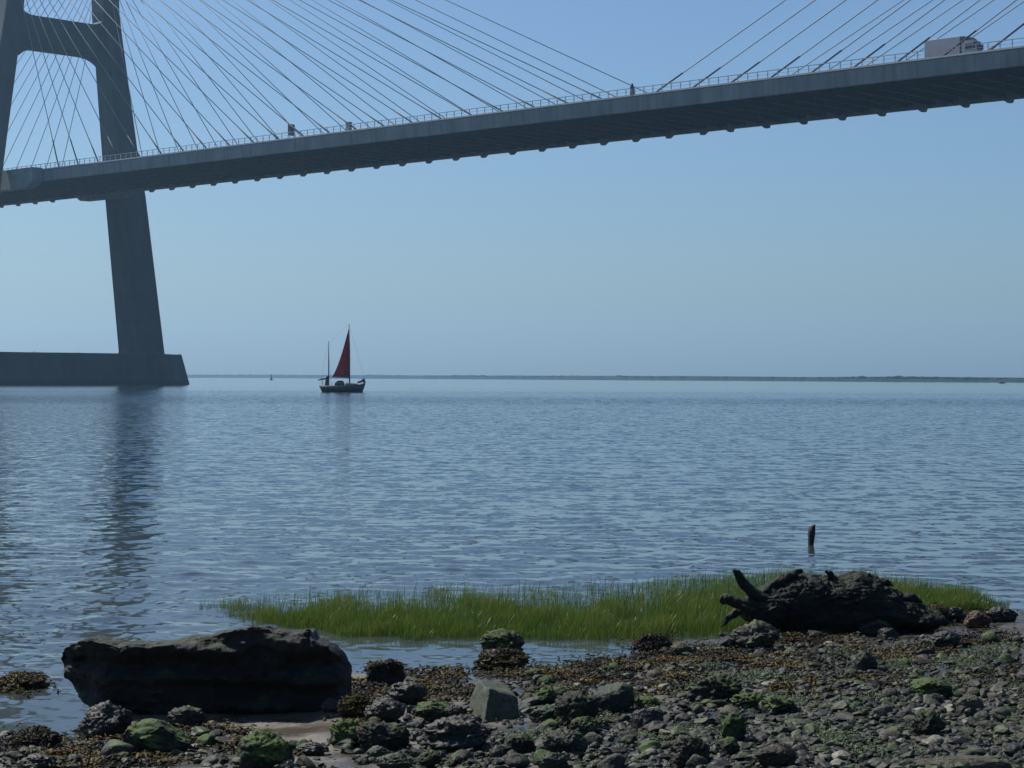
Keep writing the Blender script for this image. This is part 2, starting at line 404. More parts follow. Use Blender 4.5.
# ------------------------------------------------------------------ the cable stayed bridge
D = Vector((math.sin(2.3377), math.cos(2.3377), 0)); NN = Vector((-D.y, D.x, 0)); P0 = Vector((21.3774, 377.9954, 0))
BROT = math.atan2(D.y, D.x)
def bw(u, w, z): return P0 + D * u + NN * w + Vector((0, 0, z))
DW = 28.26; ZT = EYE + 53.49; SP = 8.83; UT = -212.2
conc = simple('weathered_concrete', (0.20, 0.20, 0.19), (0.30, 0.30, 0.285), .35, .85)
conc_pale = simple('pale_concrete', (0.42, 0.42, 0.40), (0.50, 0.50, 0.48), .8, .8)
def streaked(name, a, b, joint, jax, stain, tide=None, tidecol=(0.02, 0.024, 0.016)):
    """cast concrete: pour joints every so many metres, rain streaks, patchy tone and (on the pier) a tidal stain"""
    m, N, L, B = new_mat(name)
    tc = N.new('ShaderNodeTexCoord')
    def nz(scale, st, de=5):
        mp = N.new('ShaderNodeMapping'); mp.inputs['Scale'].default_value = st; L.new(tc.outputs['Object'], mp.inputs[0])
        t = N.new('ShaderNodeTexNoise'); t.inputs['Scale'].default_value = scale; t.inputs['Detail'].default_value = de; L.new(mp.outputs[0], t.inputs['Vector']); return t.outputs[0]
    col = _ramp(N, L, nz(.22, (1, 1, .5)), .35, .65, a, b)
    def mul(col, fac):
        x = N.new('ShaderNodeMix'); x.data_type = 'RGBA'; x.blend_type = 'MULTIPLY'; x.inputs[0].default_value = 1; L.new(col, x.inputs[6]); L.new(fac, x.inputs[7]); return x.outputs[2]
    col = mul(col, _ramp(N, L, nz(.9, (1, 1, .06), 4), .48, .72, (1, 1, 1), (stain,) * 3))
    sp = N.new('ShaderNodeSeparateXYZ'); L.new(tc.outputs['Object'], sp.inputs[0])
    d = N.new('ShaderNodeMath'); d.operation = 'DIVIDE'; L.new(sp.outputs[jax], d.inputs[0]); d.inputs[1].default_value = joint
    fr = N.new('ShaderNodeMath'); fr.operation = 'FRACT'; L.new(d.outputs[0], fr.inputs[0])
    col = mul(col, _ramp(N, L, fr.outputs[0], .012, .022, (.80,) * 3, (1, 1, 1)))
    fl = N.new('ShaderNodeMath'); fl.operation = 'FLOOR'; L.new(d.outputs[0], fl.inputs[0])
    wn_ = N.new('ShaderNodeTexWhiteNoise'); wn_.noise_dimensions = '1D'; L.new(fl.outputs[0], wn_.inputs['W'])
    col = mul(col, _ramp(N, L, wn_.outputs['Value'], 0, 1, (.92,) * 3, (1.05,) * 3))
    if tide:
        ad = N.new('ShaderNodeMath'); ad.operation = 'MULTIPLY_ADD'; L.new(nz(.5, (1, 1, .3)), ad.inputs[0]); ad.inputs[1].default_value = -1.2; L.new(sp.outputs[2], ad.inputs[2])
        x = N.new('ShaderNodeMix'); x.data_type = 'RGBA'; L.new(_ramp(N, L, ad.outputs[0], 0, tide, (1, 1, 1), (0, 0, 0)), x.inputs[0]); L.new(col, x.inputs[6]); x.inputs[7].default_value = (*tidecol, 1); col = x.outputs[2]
    L.new(col, B.inputs['Base Color']); B.inputs['Roughness'].default_value = .85
    return m
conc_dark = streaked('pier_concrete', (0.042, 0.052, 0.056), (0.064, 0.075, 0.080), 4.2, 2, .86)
fascia = streaked('girder_concrete', (0.20, 0.20, 0.19), (0.29, 0.285, 0.265), 8.83, 0, .68)
steel = simple('girder_steel', (0.012, 0.016, 0.022), (0.022, 0.028, 0.036), .5, .8)
asphalt = simple('asphalt', (0.04, 0.04, 0.042), (0.06, 0.06, 0.06), 2, .9)
galv = simple('galvanised_rail', (0.30, 0.31, 0.32), (0.38, 0.39, 0.40), 2, .5, .3)
stay_m = simple('stay_sheath', (0.20, 0.20, 0.21), (0.28, 0.28, 0.29), .1, .6)
tube_m = simple('stay_guide_pipe', (0.04, 0.042, 0.045), (0.06, 0.062, 0.065), .5, .85)
bridge = empty('cable_stayed_bridge', P0, BROT)
tag(bridge, 'long concrete cable stayed road bridge with an H shaped pylon crossing the river', 'bridge')
U0, U1 = -335.0, 130.0
Ld = U1 - U0; Um = (U0 + U1) / 2
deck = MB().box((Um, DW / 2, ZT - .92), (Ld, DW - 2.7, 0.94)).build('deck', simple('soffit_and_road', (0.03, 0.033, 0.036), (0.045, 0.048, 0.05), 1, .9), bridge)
for w in (0.65, DW - 0.65):
    sgn = -1 if w < 5 else 1
    # tapered edge girder, widening slightly to the top
    zb_ = ZT - (3.1 if w < 5 else 4.12)
    poly = [(w - sgn * .6, zb_), (w + sgn * .35, zb_), (w + sgn * .62, ZT - .45), (w - sgn * .65, ZT - .45)]
    MB().prism(poly, 0, U0, U1).build('edge_girder', fascia, deck)
    mb = MB().prism([(w - .5, ZT - .447), (w + .5, ZT - .447), (w + sgn * .72, ZT - .3), (w + sgn * .72, ZT), (w - sgn * .5, ZT)], 0, U0, U1)
    mb.build('coping', conc_pale, deck)
    rl = MB(); nP = int(Ld / 2.21)
    for k in range(nP):
        rl.box((U0 + 1 + k * 2.21, w + sgn * .4, ZT + .62), (.13, .13, 1.24))
    rl.box((Um, w + sgn * .4, ZT + 1.25), (Ld, .12, .12)); rl.box((Um, w + sgn * .4, ZT + .62), (Ld, .05, .05))
    rl.build('railing', galv, deck)
# steel cross girders hanging under the slab
poly = [(1.35, ZT - 1.42), (DW - 1.35, ZT - 1.42), (DW - 1.35, ZT - 3.6), (DW - 4, ZT - 3.9), (4, ZT - 3.9), (1.35, ZT - 3.6)]
cg = MB().prism(poly, 0, -.1, .1); cg.box((0, DW / 2, ZT - 3.95), (.9, DW - 6, .08)); cgo = None
k = 0; u = U0 + 4
while u < 118:
    if cgo is None: o = cgo = cg.build('cross_girder', steel, deck)
    else: o = cgo.copy(); C.objects.link(o); o.parent = deck
    o.location = (u, 0, 0); u += SP / 2 * 1.08; k += 1
MB().box((Um, DW * .33, ZT - 2.6), (Ld, .25, 2.2)).box((Um, DW * .67, ZT - 2.6), (Ld, .25, 2.2)).build('longitudinal_beam', steel, deck)

# pylon: two raked legs, cross beam, pier base
LEG = [(8.38, 41.3, 10.0, 8.7), (51.7, 35.65, 9.4, 7.3), (64, 33.75, 8.4, 6.4), (96, 29.6, 6.4, 5.4), (101, 29.05, 6.15, 5.25), (106, 28.85, 6.1, 5.2), (155, 28.8, 5.6, 5.0)]
pyl = empty('pylon', (0, 0, 0)); pyl.parent = bridge
def rect(u, w, z, a, b, c=.5):
    a, b = a / 2, b / 2
    return [(u - a + c, w - b, z), (u + a - c, w - b, z), (u + a, w - b + c, z), (u + a, w + b - c, z), (u + a - c, w + b, z), (u - a + c, w + b, z), (u - a, w + b - c, z), (u - a, w - b + c, z)]
for side in (0, 1):
    rings = [rect(UT, q[1] if side else DW - q[1] - 2.3 * max(0, min(1, (98 - q[0]) / 45)), q[0], q[2], q[3], .35) for q in LEG]
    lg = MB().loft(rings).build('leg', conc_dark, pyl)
    MB().box((UT + 1.2, (41.0 if side else DW - 41.0) - 4.8, 8.38 + 1.1), (.95, .3, 2.2)).build('access_door', steel, lg)
cw = DW / 2; half = 29.8 - DW / 2 - 2.2
top = []; bot = []
for t in np.linspace(-1, 1, 41):
    w = cw + t * half; e = abs(t)
    top.append((w, 97.3 + 2.4 * max(0, (e - .62) / .38) ** 3)); bot.append((w, 88.6 - 2.3 * max(0, (e - .45) / .55) ** 3))
MB().prism(top + bot[::-1], 0, UT - 2.1, UT + 2.1).build('cross_beam', conc_dark, pyl)
for w0, w1 in ((DW + .1, DW + 3.2), (-3.2, -.1)):
    MB().prism([(UT - 11, ZT - 4.9), (UT + 11.5, ZT - 4.9), (UT + 14.5, ZT - 3.3), (UT + 14.5, ZT + .2), (UT - 14, ZT + .2), (UT - 14, ZT - 3.3)], 1, w0, w1).build('deck_bracket', conc, pyl)
# pier base: long island with pointed, battered ends
def hexa(z, hl, hw, ch): return [(UT - hw, cw - hl + ch, z), (UT - hw * .35, cw - hl, z), (UT + hw * .35, cw - hl, z), (UT + hw, cw - hl + ch, z), (UT + hw, cw + hl - ch, z), (UT + hw * .35, cw + hl, z), (UT - hw * .35, cw + hl, z), (UT - hw, cw + hl - ch, z)]
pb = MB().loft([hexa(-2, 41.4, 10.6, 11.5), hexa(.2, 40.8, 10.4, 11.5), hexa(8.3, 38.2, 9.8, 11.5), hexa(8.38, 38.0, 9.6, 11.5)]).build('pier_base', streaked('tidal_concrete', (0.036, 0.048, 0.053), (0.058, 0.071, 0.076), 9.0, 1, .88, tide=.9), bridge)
rl = MB()
ring = hexa(8.38, 37.6, 9.2, 11.5)
for a, b in zip(ring, ring[1:] + ring[:1]):
    a, b = Vector(a), Vector(b); nseg = max(1, int((b - a).length / 13))
    for j in range(nseg): q = a.lerp(b, j / nseg); rl.tube([q, q + Vector((0, 0, .35))], .10, 6)
rl.build('bollard_row', galv, pb)

# stay cables
def cable(a, b, up):
    a, b = Vector(a), Vector(b); d = (b - a).normalized(); ln = (b - a).length
    c = MB().tube([a, a.lerp(b, .5) - Vector((0, 0, ln * .0016)), b], [.10, .095, .09], 6).build('stay_cable', stay_m, bridge, True)
    tl = 8.0 if a.y < 5 else 4.0
    MB().tube([a, a + d * tl], [.18, .155] if a.y < 5 else [.13, .12], 6).build('guide_pipe', tube_m, c, True)
    if a.y > 5:
        MB().loft([[(up + sx * 1.0 , a.y + sy * .42, ZT - 4.0) for sx, sy in ((-1, -1), (1, -1), (1, 1), (-1, 1))],
                   [(up + sx * .35 - .35 * (1 if b.x < a.x else -1), a.y + sy * .4, ZT - 4.68) for sx, sy in ((-1, -1), (1, -1), (1, 1), (-1, 1))]]).build('anchor_pod', conc, c)
G2 = 6.39 / 2; GT = 11.8 / 2
ZK = [147.5 - 39.5 * (k / 21.0) for k in range(22)]
for w_deck, w_top in ((0.65, DW - 28.8), (DW - .65, 28.8)):
    for k in range(22):
        cable((-GT - k * SP, w_deck, ZT - .35), (UT + 2.0, w_top, ZK[k]), -G2 - k * SP)
    for k in range(10):
        cable((GT + k * SP, w_deck, ZT - .35), (-UT - 2.0, w_top, ZK[k]), G2 + k * SP)
    for k in range(21, 7 if w_deck > 5 else 15, -1):
        cable((2 * UT + GT + k * SP, w_deck, ZT - .35), (UT - 2.0, w_top, ZK[k]), 2 * UT + G2 + k * SP)

# things standing on the bridge
def solve_u(px, w):
    lo, hi = -330, 140
    for _ in range(60):
        mid = (lo + hi) / 2; q = bw(mid, w, 55)
        if 512 + FPX * q.x / q.y < px: lo = mid
        else: hi = mid
    return (lo + hi) / 2
ZR = ZT - .45
paint_w = simple('van_paint', (0.27, 0.29, 0.31), (0.33, 0.345, 0.36), .6, .45)
paint_c = simple('cab_paint', (0.24, 0.25, 0.265), (0.31, 0.32, 0.33), .6, .35)
dark = simple('dark_trim', (0.02, 0.02, 0.022), (0.035, 0.035, 0.035), 4, .5)
rubber = simple('tyre_rubber', (0.02, 0.02, 0.02), (0.03, 0.03, 0.03), 4, .8)
glass_d = simple('vehicle_glass', (0.015, 0.02, 0.025), (0.02, 0.025, 0.03), 1, .1)
tu0 = solve_u(925, 4); tu1 = solve_u(976, 4); tl = tu1 - tu0
tk = empty('box_truck', bw((tu0 + tu1) / 2, 4.6, ZR), BROT)
tag(tk, 'pale grey box truck driving right along the bridge deck', 'truck')
bl = tl * .70
MB().box((-tl / 2 + bl / 2, 0, 2.47), (bl, 2.5, 3.0)).build('cargo_box', paint_w, tk, bevel=.05)
MB().box((-tl / 2 + bl / 2, 0, .82), (bl, 1.2, .25)).build('chassis', dark, tk)
x0 = -tl / 2 + bl + .25
cabp = [(x0, .55), (x0 + tl * .25, .55), (x0 + tl * .255, 1.6), (x0 + tl * .235, 2.95), (x0 + tl * .22, 3.1), (x0, 3.15)]
cb = MB().prism([(a, b) for a, b in cabp], 1, -1.2, 1.2).build('cab', paint_c, tk)
MB().prism([(x0 + .05, 3.15), (x0 + tl * .19, 3.15), (x0 + tl * .12, 3.75), (x0 + .05, 3.95)], 1, -1.05, 1.05).build('wind_deflector', dark, cb)
MB().prism([(x0 + tl * .2575, 1.65), (x0 + tl * .262, 1.65), (x0 + tl * .244, 2.7), (x0 + tl * .2395, 2.7)], 1, -1.1, 1.1).build('windscreen', glass_d, cb)
MB().box((x0 + tl * .252 + .15, 0, .75), (.25, 2.3, .45)).build('bumper', dark, cb)
MB().box((x0 + tl * .14, -1.21, 2.1), (tl * .13, .03, .85)).box((x0 + tl * .14, 1.21, 2.1), (tl * .13, .03, .85)).build('side_window', glass_d, cb)
MB().box((x0 + tl * .25, -1.42, 2.15), (.15, .32, .85)).box((x0 + tl * .25, 1.42, 2.15), (.15, .32, .85)).build('wing_mirror', dark, cb)
for sx in (-tl / 2 + 1.4, -tl / 2 + 2.6, x0 + tl * .13):
    for sy in (-1.05, 1.05):
        wv = MB().tube([(sx, sy - .16, .48), (sx, sy + .16, .48)], .48, 16).build('wheel', rubber, tk)
        MB().tube([(sx, sy - .18, .48), (sx, sy + .18, .48)], .25, 12).build('rim', galv, wv)

su = solve_u(290.5, 2.2)
sg = empty('road_sign', bw(su, 2.2, ZR), BROT)
tag(sg, 'dark back of a rectangular road sign standing beside the bridge railing', 'sign')
MB().box((0, 0, 2.55), (.16, 1.9, 2.6)).build('panel', dark, sg, bevel=.02)
for sy in (-.6, .6): MB().box((.16, sy, 1.9), (.12, .12, 3.8)).build('post', galv, sg)
MB().tube([(.2, .6, 2.6), (1.2, .6, .02)], .06, 6).build('brace', conc_pale, sg)
cu = solve_u(347.5, 1.6)
cbx = empty('roadside_cabinet', bw(cu, 1.7, ZR), BROT)
tag(cbx, 'small grey equipment cabinet behind the bridge railing near the road sign', 'cabinet')
MB().box((0, 0, 1.25), (1.3, .7, 2.3)).build('casing', simple('cabinet_grey', (0.14, 0.15, 0.16)), cbx, bevel=.03)
MB().box((0, 0, 2.46), (1.45, .85, .1)).build('roof', dark, cbx)
mu = solve_u(631, .3)
mk = empty('navigation_lantern', bw(mu, .25, ZT), BROT)
tag(mk, 'dark pointed lantern on the bridge parapet at mid span between the two cable fans', 'lantern')
MB().tube([(0, 0, 0), (0, 0, .5), (0, 0, 1.15)], [.42, .48, .40], 10).build('base', conc, mk)
MB().tube([(0, 0, 1.15), (0, 0, 1.6), (0, 0, 2.05), (0, 0, 2.3)], [.38, .36, .2, .05], 10).build('cap', dark, mk, True)

# ------------------------------------------------------------------ sailing boat, buoy, far launch, stake
YB = FPX * EYE / (392.3 - hor(342))
bx = (342 - 512) / FPX * YB; PX = YB / FPX
boat = empty('sailing_boat', (bx, YB, 0), 0.0)
tag(boat, 'two masted sailing boat with one dark red sail and a dark hull', 'boat')
hullm = simple('dark_hull_paint', (0.010, 0.014, 0.022), (0.018, 0.022, 0.03), 1, .4)
deckm = simple('deck_cream', (0.22, 0.20, 0.18), (0.30, 0.27, 0.25), 2, .6)
spar = simple('spar_timber', (0.05, 0.045, 0.04), (0.08, 0.07, 0.06), 2, .5)
Q = lambda px, py: ((px - 342) * PX, (392.3 - py) * PX)         # boat profile, metres
sheer = lambda t: .84 + .10 * (1 - t) ** 2 + .42 * t ** 3
rings = []
L0, L1 = Q(319.2, 0)[0], Q(365.6, 0)[0]
st = np.linspace(0, 1, 25)
for t in st:
    x = L0 + (L1 - L0) * t
    shr = sheer(t)
    bmh = 1.15 * (1 - abs(2 * t - .95) ** 2.6 * .97) ** .6 if abs(2*t-.95) < 1.0 else .1
    bmh = max(bmh, .06)
    rk0 = .35 * (1 - t) ** 8; 
    r_ = []
    for s_, zz in ((1, shr), (.97, .45 * shr), (.72, -.05), (.12, -.5), (-.12, -.5), (-.72, -.05), (-.97, .45 * shr), (-1, shr)):
        xx = x
        if t < .2: xx = x + (.2 - t) / .2 * .5 * (shr - zz) * .9
        if t > .8: xx = x - (t - .8) / .2 * .35 * (shr - zz)
        r_.append((xx, s_ * bmh, zz))
    rings.append(r_)
hl = MB().loft(rings).build('hull', hullm, boat, True)
dk = MB()
dk.loft([[(L0 + (L1 - L0) * t, s * max(.02, 1.08 * (1 - abs(2 * t - .95) ** 2.6) ** .6 if abs(2*t-.95) < 1 else .04), sheer(t) + .02) for s in (-1, 1)] + [(L0 + (L1 - L0) * t, 0, sheer(t) + .08)] for t in st[1:-1]])
dk.build('side_deck', deckm, hl)
cx0, cx1 = Q(334.5, 0)[0], Q(343.5, 0)[0]
cbn = MB().prism([(cx0, .8), (cx1 + .25, .8), (cx1, 1.55), (cx1 - .25, 1.68), (cx0 + .5, 1.66), (cx0 + .12, 1.3)], 1, -.72, .72).build('cabin', hullm, boat, bevel=.03)
MB().box(((cx0 + cx1) / 2 + .15, -.735, 1.32), (.75, .02, .22)).build('cabin_window', simple('cabin_window_glass', (0.06, 0.09, 0.12), None, 1, .1), cbn)
MB().prism([(cx1 + .3, .8), (Q(359, 0)[0], .95), (Q(358, 0)[0], 1.25), (cx1 + .3, 1.3)], 1, -.55, .55).build('coachroof', deckm, boat, bevel=.03)
# main mast, sail, boom; mizzen mast with furled sail on a raised boom
mxp, mtop = Q(349.6, 323.5); mh = mtop
MB().tube([(mxp, 0, .8), (mxp - .02, 0, mh * .6), (mxp - .12, 0, mh)], [.10, .085, .05], 8).build('main_mast', spar, boat, True)
zb = Q(0, 377.4)[1]; hx, hz_ = Q(349.3, 325.5); tx = Q(349.9, 0)[0]; clx = Q(332, 0)[0]
NV = 14; vs = []; fs = []
for i in range(NV + 1):
    t = i / NV
    for j in range(NV + 1):
        s_ = j / NV
        zl = zb + (hz_ - zb) * t
        lu = tx + (hx - tx) * t - .05
        le = clx + (hx - clx) * (t ** .86) + .55 * math.sin(math.pi * t) * (1 - t) * .35
        x = lu + (le - lu) * s_
        y = .55 * math.sin(math.pi * s_ ** .8) * (1 - t) ** .7 + .10 * s_
        zz = zl + s_ * (1 - t) ** 3 * .08
        vs.append((x, y, zz))
for i in range(NV):
    for j in range(NV):
        a = i * (NV + 1) + j; fs.append((a, a + 1, a + NV + 2, a + NV + 1))
sm_, N, L, B = new_mat('tanbark_sail')
col, t_, s_ = noise_col(N, L, (0.26, 0.010, 0.020), (0.34, 0.016, 0.028), 1.2, stretch=(1, 1, .3)); L.new(col, B.inputs['Base Color']); B.inputs['Roughness'].default_value = .8
tr = N.new('ShaderNodeBsdfTranslucent'); tr.inputs[0].default_value = (0.40, 0.012, 0.022, 1)
mxs = N.new('ShaderNodeMixShader'); mxs.inputs[0].default_value = .35; L.new(B.outputs[0], mxs.inputs[1]); L.new(tr.outputs[0], mxs.inputs[2]); L.new(mxs.outputs[0], N['Material Output'].inputs[0])
sme = mesh_np('mainsail', np.array(vs), np.array(fs)); slo = link('mainsail', sme, sm_, boat)
so_ = slo.modifiers.new('thickness', 'SOLIDIFY'); so_.thickness = .02
MB().tube([(tx, 0, zb - .05), (clx, .1, zb - .02)], .05, 6).build('main_boom', spar, boat)
mzx, mzt = Q(328.4, 341)
MB().tube([(mzx + .04, 0, .7), (mzx, 0, mzt)], [.085, .05], 8).build('mizzen_mast', spar, boat, True)
bx0, bz0 = Q(329, 377.2); bx1, bz1 = Q(317.4, 380.4)
MB().tube([(bx0, 0, bz0 + .1), ((bx0 + bx1) / 2 + .3, 0, (bz0 + bz1) / 2 + .05), (bx1, 0, bz1)], [.24, .17, .06], 8).build('furled_mizzen', hullm, boat, True)
MB().tube([(mzx - .25, 0, .8), (mzx - .2, 0, 1.5), (mzx - .05, 0, 2.3)], [.30, .26, .12], 8).build('steering_shelter', hullm, boat, True)
MB().tube([Q(322.6, 388)[:1] + (0,) + Q(322.6, 388)[1:], (Q(322.6, 0)[0], 0, Q(0, 380)[1])], .04, 6).build('boom_crutch', spar, boat)
sx0, sz0 = Q(357.5, 382.6); sx1, sz1 = Q(363.8, 379.8)
MB().tube([(sx0, 0, sz0), ((sx0 + sx1) / 2, 0, sz0 + .18), (sx1, 0, sz1), (sx1 + .15, 0, sz1 - .5)], [.10, .22, .26, .16], 8).build('furled_headsail', hullm, boat, True)
rig = MB()
for a, b in (((mxp - .12, 0, mh - .1), (L1 - .1, 0, 1.7)), ((mxp - .12, 0, mh - .1), (mzx, 0, mzt * .95)), ((mxp - .1, 0, mh * .8), (mxp - .3, -1.05, .9)), ((mxp - .1, 0, mh * .8), (mxp - .3, 1.05, .9)), ((mzx, 0, mzt * .95), (mzx + .3, -.9, .9)), ((mzx, 0, mzt * .95), (mzx + .3, .9, .9)), ((mzx, 0, mzt * .98), (L0 + .1, 0, 1.1))):
    rig.tube([a, b], .011, 4)
rig.build('rigging', spar, boat)
rails = MB()
for t in np.linspace(.06, .94, 9):
    for sgn in (-1, 1):
        bmh = 1.05 * (1 - abs(2 * t - .95) ** 2.6) ** .6 if abs(2 * t - .95) < 1 else .05
        zz = sheer(t) + .02
        rails.tube([(L0 + (L1 - L0) * t, sgn * bmh, zz), (L0 + (L1 - L0) * t, sgn * bmh, zz + .55)], .016, 4)
rails.build('stanchions', galv, boat)

YU = 1500.0; ub = atpx(271.3, 0, YU)
by = empty('channel_buoy', (ub.x, YU, 0)); tag(by, 'small dark channel buoy far out between the pier and the sailing boat', 'buoy')
MB().tube([(0, 0, -.4), (0, 0, .1), (0, 0, .7)], [1.4, 1.5, 1.3], 14).build('float', hullm, by)
MB().tube([(0, 0, .7), (0, 0, 2.6)], [.75, .35], 10).build('tower', hullm, by)
MB().tube([(0, 0, 2.6), (0, 0, 4.0)], .1, 6).tube([(0, 0, 3.3), (0, 0, 4.3)], [.45, .45], 8).build('topmark', hullm, by)
YL = 1150.0; ul = atpx(1002, 0, YL)
lb = empty('motor_launch', (ul.x, YL, 0), .3); tag(lb, 'tiny dark motor boat far off by the right edge below the far bank', 'boat')
MB().loft([[(x, s * b, z) for s, z in ((-1, h), (-.6, -.2), (.6, -.2), (1, h))] for x, b, h in ((-1.6, .7, .6), (0, .8, .6), (1.2, .55, .75), (1.9, .05, .9))]).build('hull', hullm, lb)
MB().prism([(-.9, .6), (.4, .6), (.2, 1.2), (-.9, 1.2)], 1, -.45, .45).build('cabin', hullm, lb)

# old timber stake out in the water
YS = FPX * EYE / (545.5 - hor(811)); sp_ = YS / FPX
pg = ground(811, 545.5)
wood_dark = rock_mat('rotten_timber', (0.008, 0.007, 0.006), (0.02, 0.016, 0.013), moss=.2, bump=1.0, wet=.6)
stk = MB(); rr_ = random.Random(4); rings = []
for i in range(9):
    t = i / 8; z = -.6 + (0.6 + 19.5 * sp_) * t; r0 = .034 * (1.0 + .15 * math.sin(t * 9) + .12 * (t > .85))
    rings.append([((811.6 - 512) * sp_ + .022 * (t - .6) + r0 * (1 + .2 * math.sin(3 * a + i)) * math.cos(a), YS + r0 * math.sin(a), z + (.02 * math.cos(a) if i == 8 else 0)) for a in [j * math.pi / 6 for j in range(12)]])
stk.loft(rings); tag(stk.build('timber_stake', wood_dark, smooth=True), 'short dark timber stake poking out of the water beyond the grass', 'stake')

# ------------------------------------------------------------------ rocks
def ico(n, _c={}):
    if n not in _c:
        b = bmesh.new(); bmesh.ops.create_icosphere(b, subdivisions=n, radius=1)
        _c[n] = (np.array([q.co[:] for q in b.verts]), np.array([[q.index for q in fc.verts] for fc in b.faces])); b.free()
    return _c[n]

def rock_np(seed, sub=4, cuts=9, rough=.10, boxy=0.0, depth=.80):
    v, f = ico(sub); v = v.copy(); r = np.random.default_rng(seed)
    if boxy: v = np.sign(v) * np.abs(v) ** (1 - boxy * .62); 
    for k in range(cuts):
        nrm = r.normal(size=3); nrm[2] *= .8; nrm /= np.linalg.norm(nrm); dd = depth + r.random() * (1 - depth) * .9 - .12
        s = v @ nrm; over = np.maximum(s - dd, 0); v -= over[:, None] * nrm * .93
    nr = v / np.linalg.norm(v, axis=1)[:, None]
    if rough:
        v += nr * (rough * fbm(v * 1.6 + seed * 3.3, 4 if sub > 3 else 3, seed, .6))[:, None]
        if sub >= 4:
            rdg = 1 - np.abs(perlin(v * 2.7 + seed * 1.7, seed + 9)) * 2.4
            v += nr * (rough * (.9 * (np.abs(fbm(v * 4.2 + seed, 5, seed + 4, .68)) - .3) - .45 * np.clip(rdg - .70, 0, 1) * 2.5))[:, None]
    v = v - (v.max(0) + v.min(0)) / 2; v /= (v.max(0) - v.min(0))         # unit box, centred
    return v, f

M_DARK = rock_mat('dark_wet_rock', (0.0088, 0.0083, 0.0063), (0.0250, 0.0223, 0.0167), speck=.5, speck_col=(0.1632, 0.1550, 0.1120), wet=.5)
M_GREY = rock_mat('grey_rock', (0.0176, 0.0166, 0.0115), (0.0441, 0.0403, 0.0271), moss=.36, speck=.35, speck_col=(0.2040, 0.1900, 0.1360), wet=.65)
M_PALE = rock_mat('pale_rock', (0.0477, 0.0432, 0.0288), (0.0955, 0.0864, 0.0576), speck=.2, wet=.75)
M_BROWN = rock_mat('brown_rock', (0.0191, 0.0137, 0.0075), (0.0455, 0.0331, 0.0179), moss=.2, speck=.3, speck_col=(0.2040, 0.1800, 0.1200), wet=.65)
M_RED = rock_mat('reddish_rock', (0.0404, 0.0202, 0.0104), (0.0808, 0.0446, 0.0242), moss=.0, speck=.3, wet=.65)
M_MOSS = rock_mat('mossy_rock', (0.0103, 0.0101, 0.0063), (0.0264, 0.0245, 0.0156), moss=.68, moss_col=(0.0133, 0.0250, 0.0048), moss_b=(0.0592, 0.0900, 0.0144), wet=.75)
M_GREEN = rock_mat('algae_covered_rock', (0.0088, 0.0086, 0.0052), (0.0220, 0.0216, 0.0127), moss=.92, moss_col=(0.0133, 0.0280, 0.0040), moss_b=(0.0714, 0.1150, 0.0152), wet=.75)
M_TEAL = rock_mat('green_grey_rock', (0.0103, 0.0144, 0.0092), (0.0279, 0.0346, 0.0219), moss=.62, moss_col=(0.0122, 0.0250, 0.0104), moss_b=(0.0326, 0.0560, 0.0192), wet=.65)
M_WRACK = rock_mat('wrack_covered_rock', (0.0103, 0.0072, 0.0029), (0.0264, 0.0187, 0.0058), moss=.3, moss_col=(0.0357, 0.0240, 0.0040), moss_b=(0.0765, 0.0520, 0.0080), speck=.3, speck_col=(0.1530, 0.1400, 0.0960), wet=.4, bump=1.2)

heroes = []          # (x, y, half width, label noun) for describing the small stones
def put_rock(px, py, w, h, label, mat, seed, sub=5, cuts=9, rough=.22, boxy=0., depth_k=.8, rz=None, name='rock', tilt=0., short=None, v=None, group=None):
    g = ground(px, py); s = g.y / FPX
    Wm, Hm = w * s, h * s; Dm = Wm * depth_k
    Hm2 = Hm * 1.25                                   # part of it is bedded in the ground
    if v is None: vv, f = rock_np(seed, sub, cuts, rough, boxy)
    else: vv, f = v
    a = (random.Random(seed).uniform(-.5, .5)) if rz is None else rz
    ca, sa = math.cos(a), math.sin(a)
    vv = vv @ np.array([[ca, sa, 0], [-sa, ca, 0], [0, 0, 1]])
    vv = vv / (vv.max(0) - vv.min(0))
    vv = vv * np.array([Wm, Dm, Hm2])
    if tilt: 
        ct, st_ = math.cos(tilt), math.sin(tilt); vv = vv @ np.array([[ct, 0, -st_], [0, 1, 0], [st_, 0, ct]])
    vv[:, 2] -= vv[:, 2].max() - Hm
    o = link(name, mesh_np(name, vv, f), mat)
    o.location = (g.x, g.y + Dm * .28, g.z)
    tag(o, label, 'rock', group)
    heroes.append((g.x, g.y + Dm * .2, Wm / 2, short or label)); return o

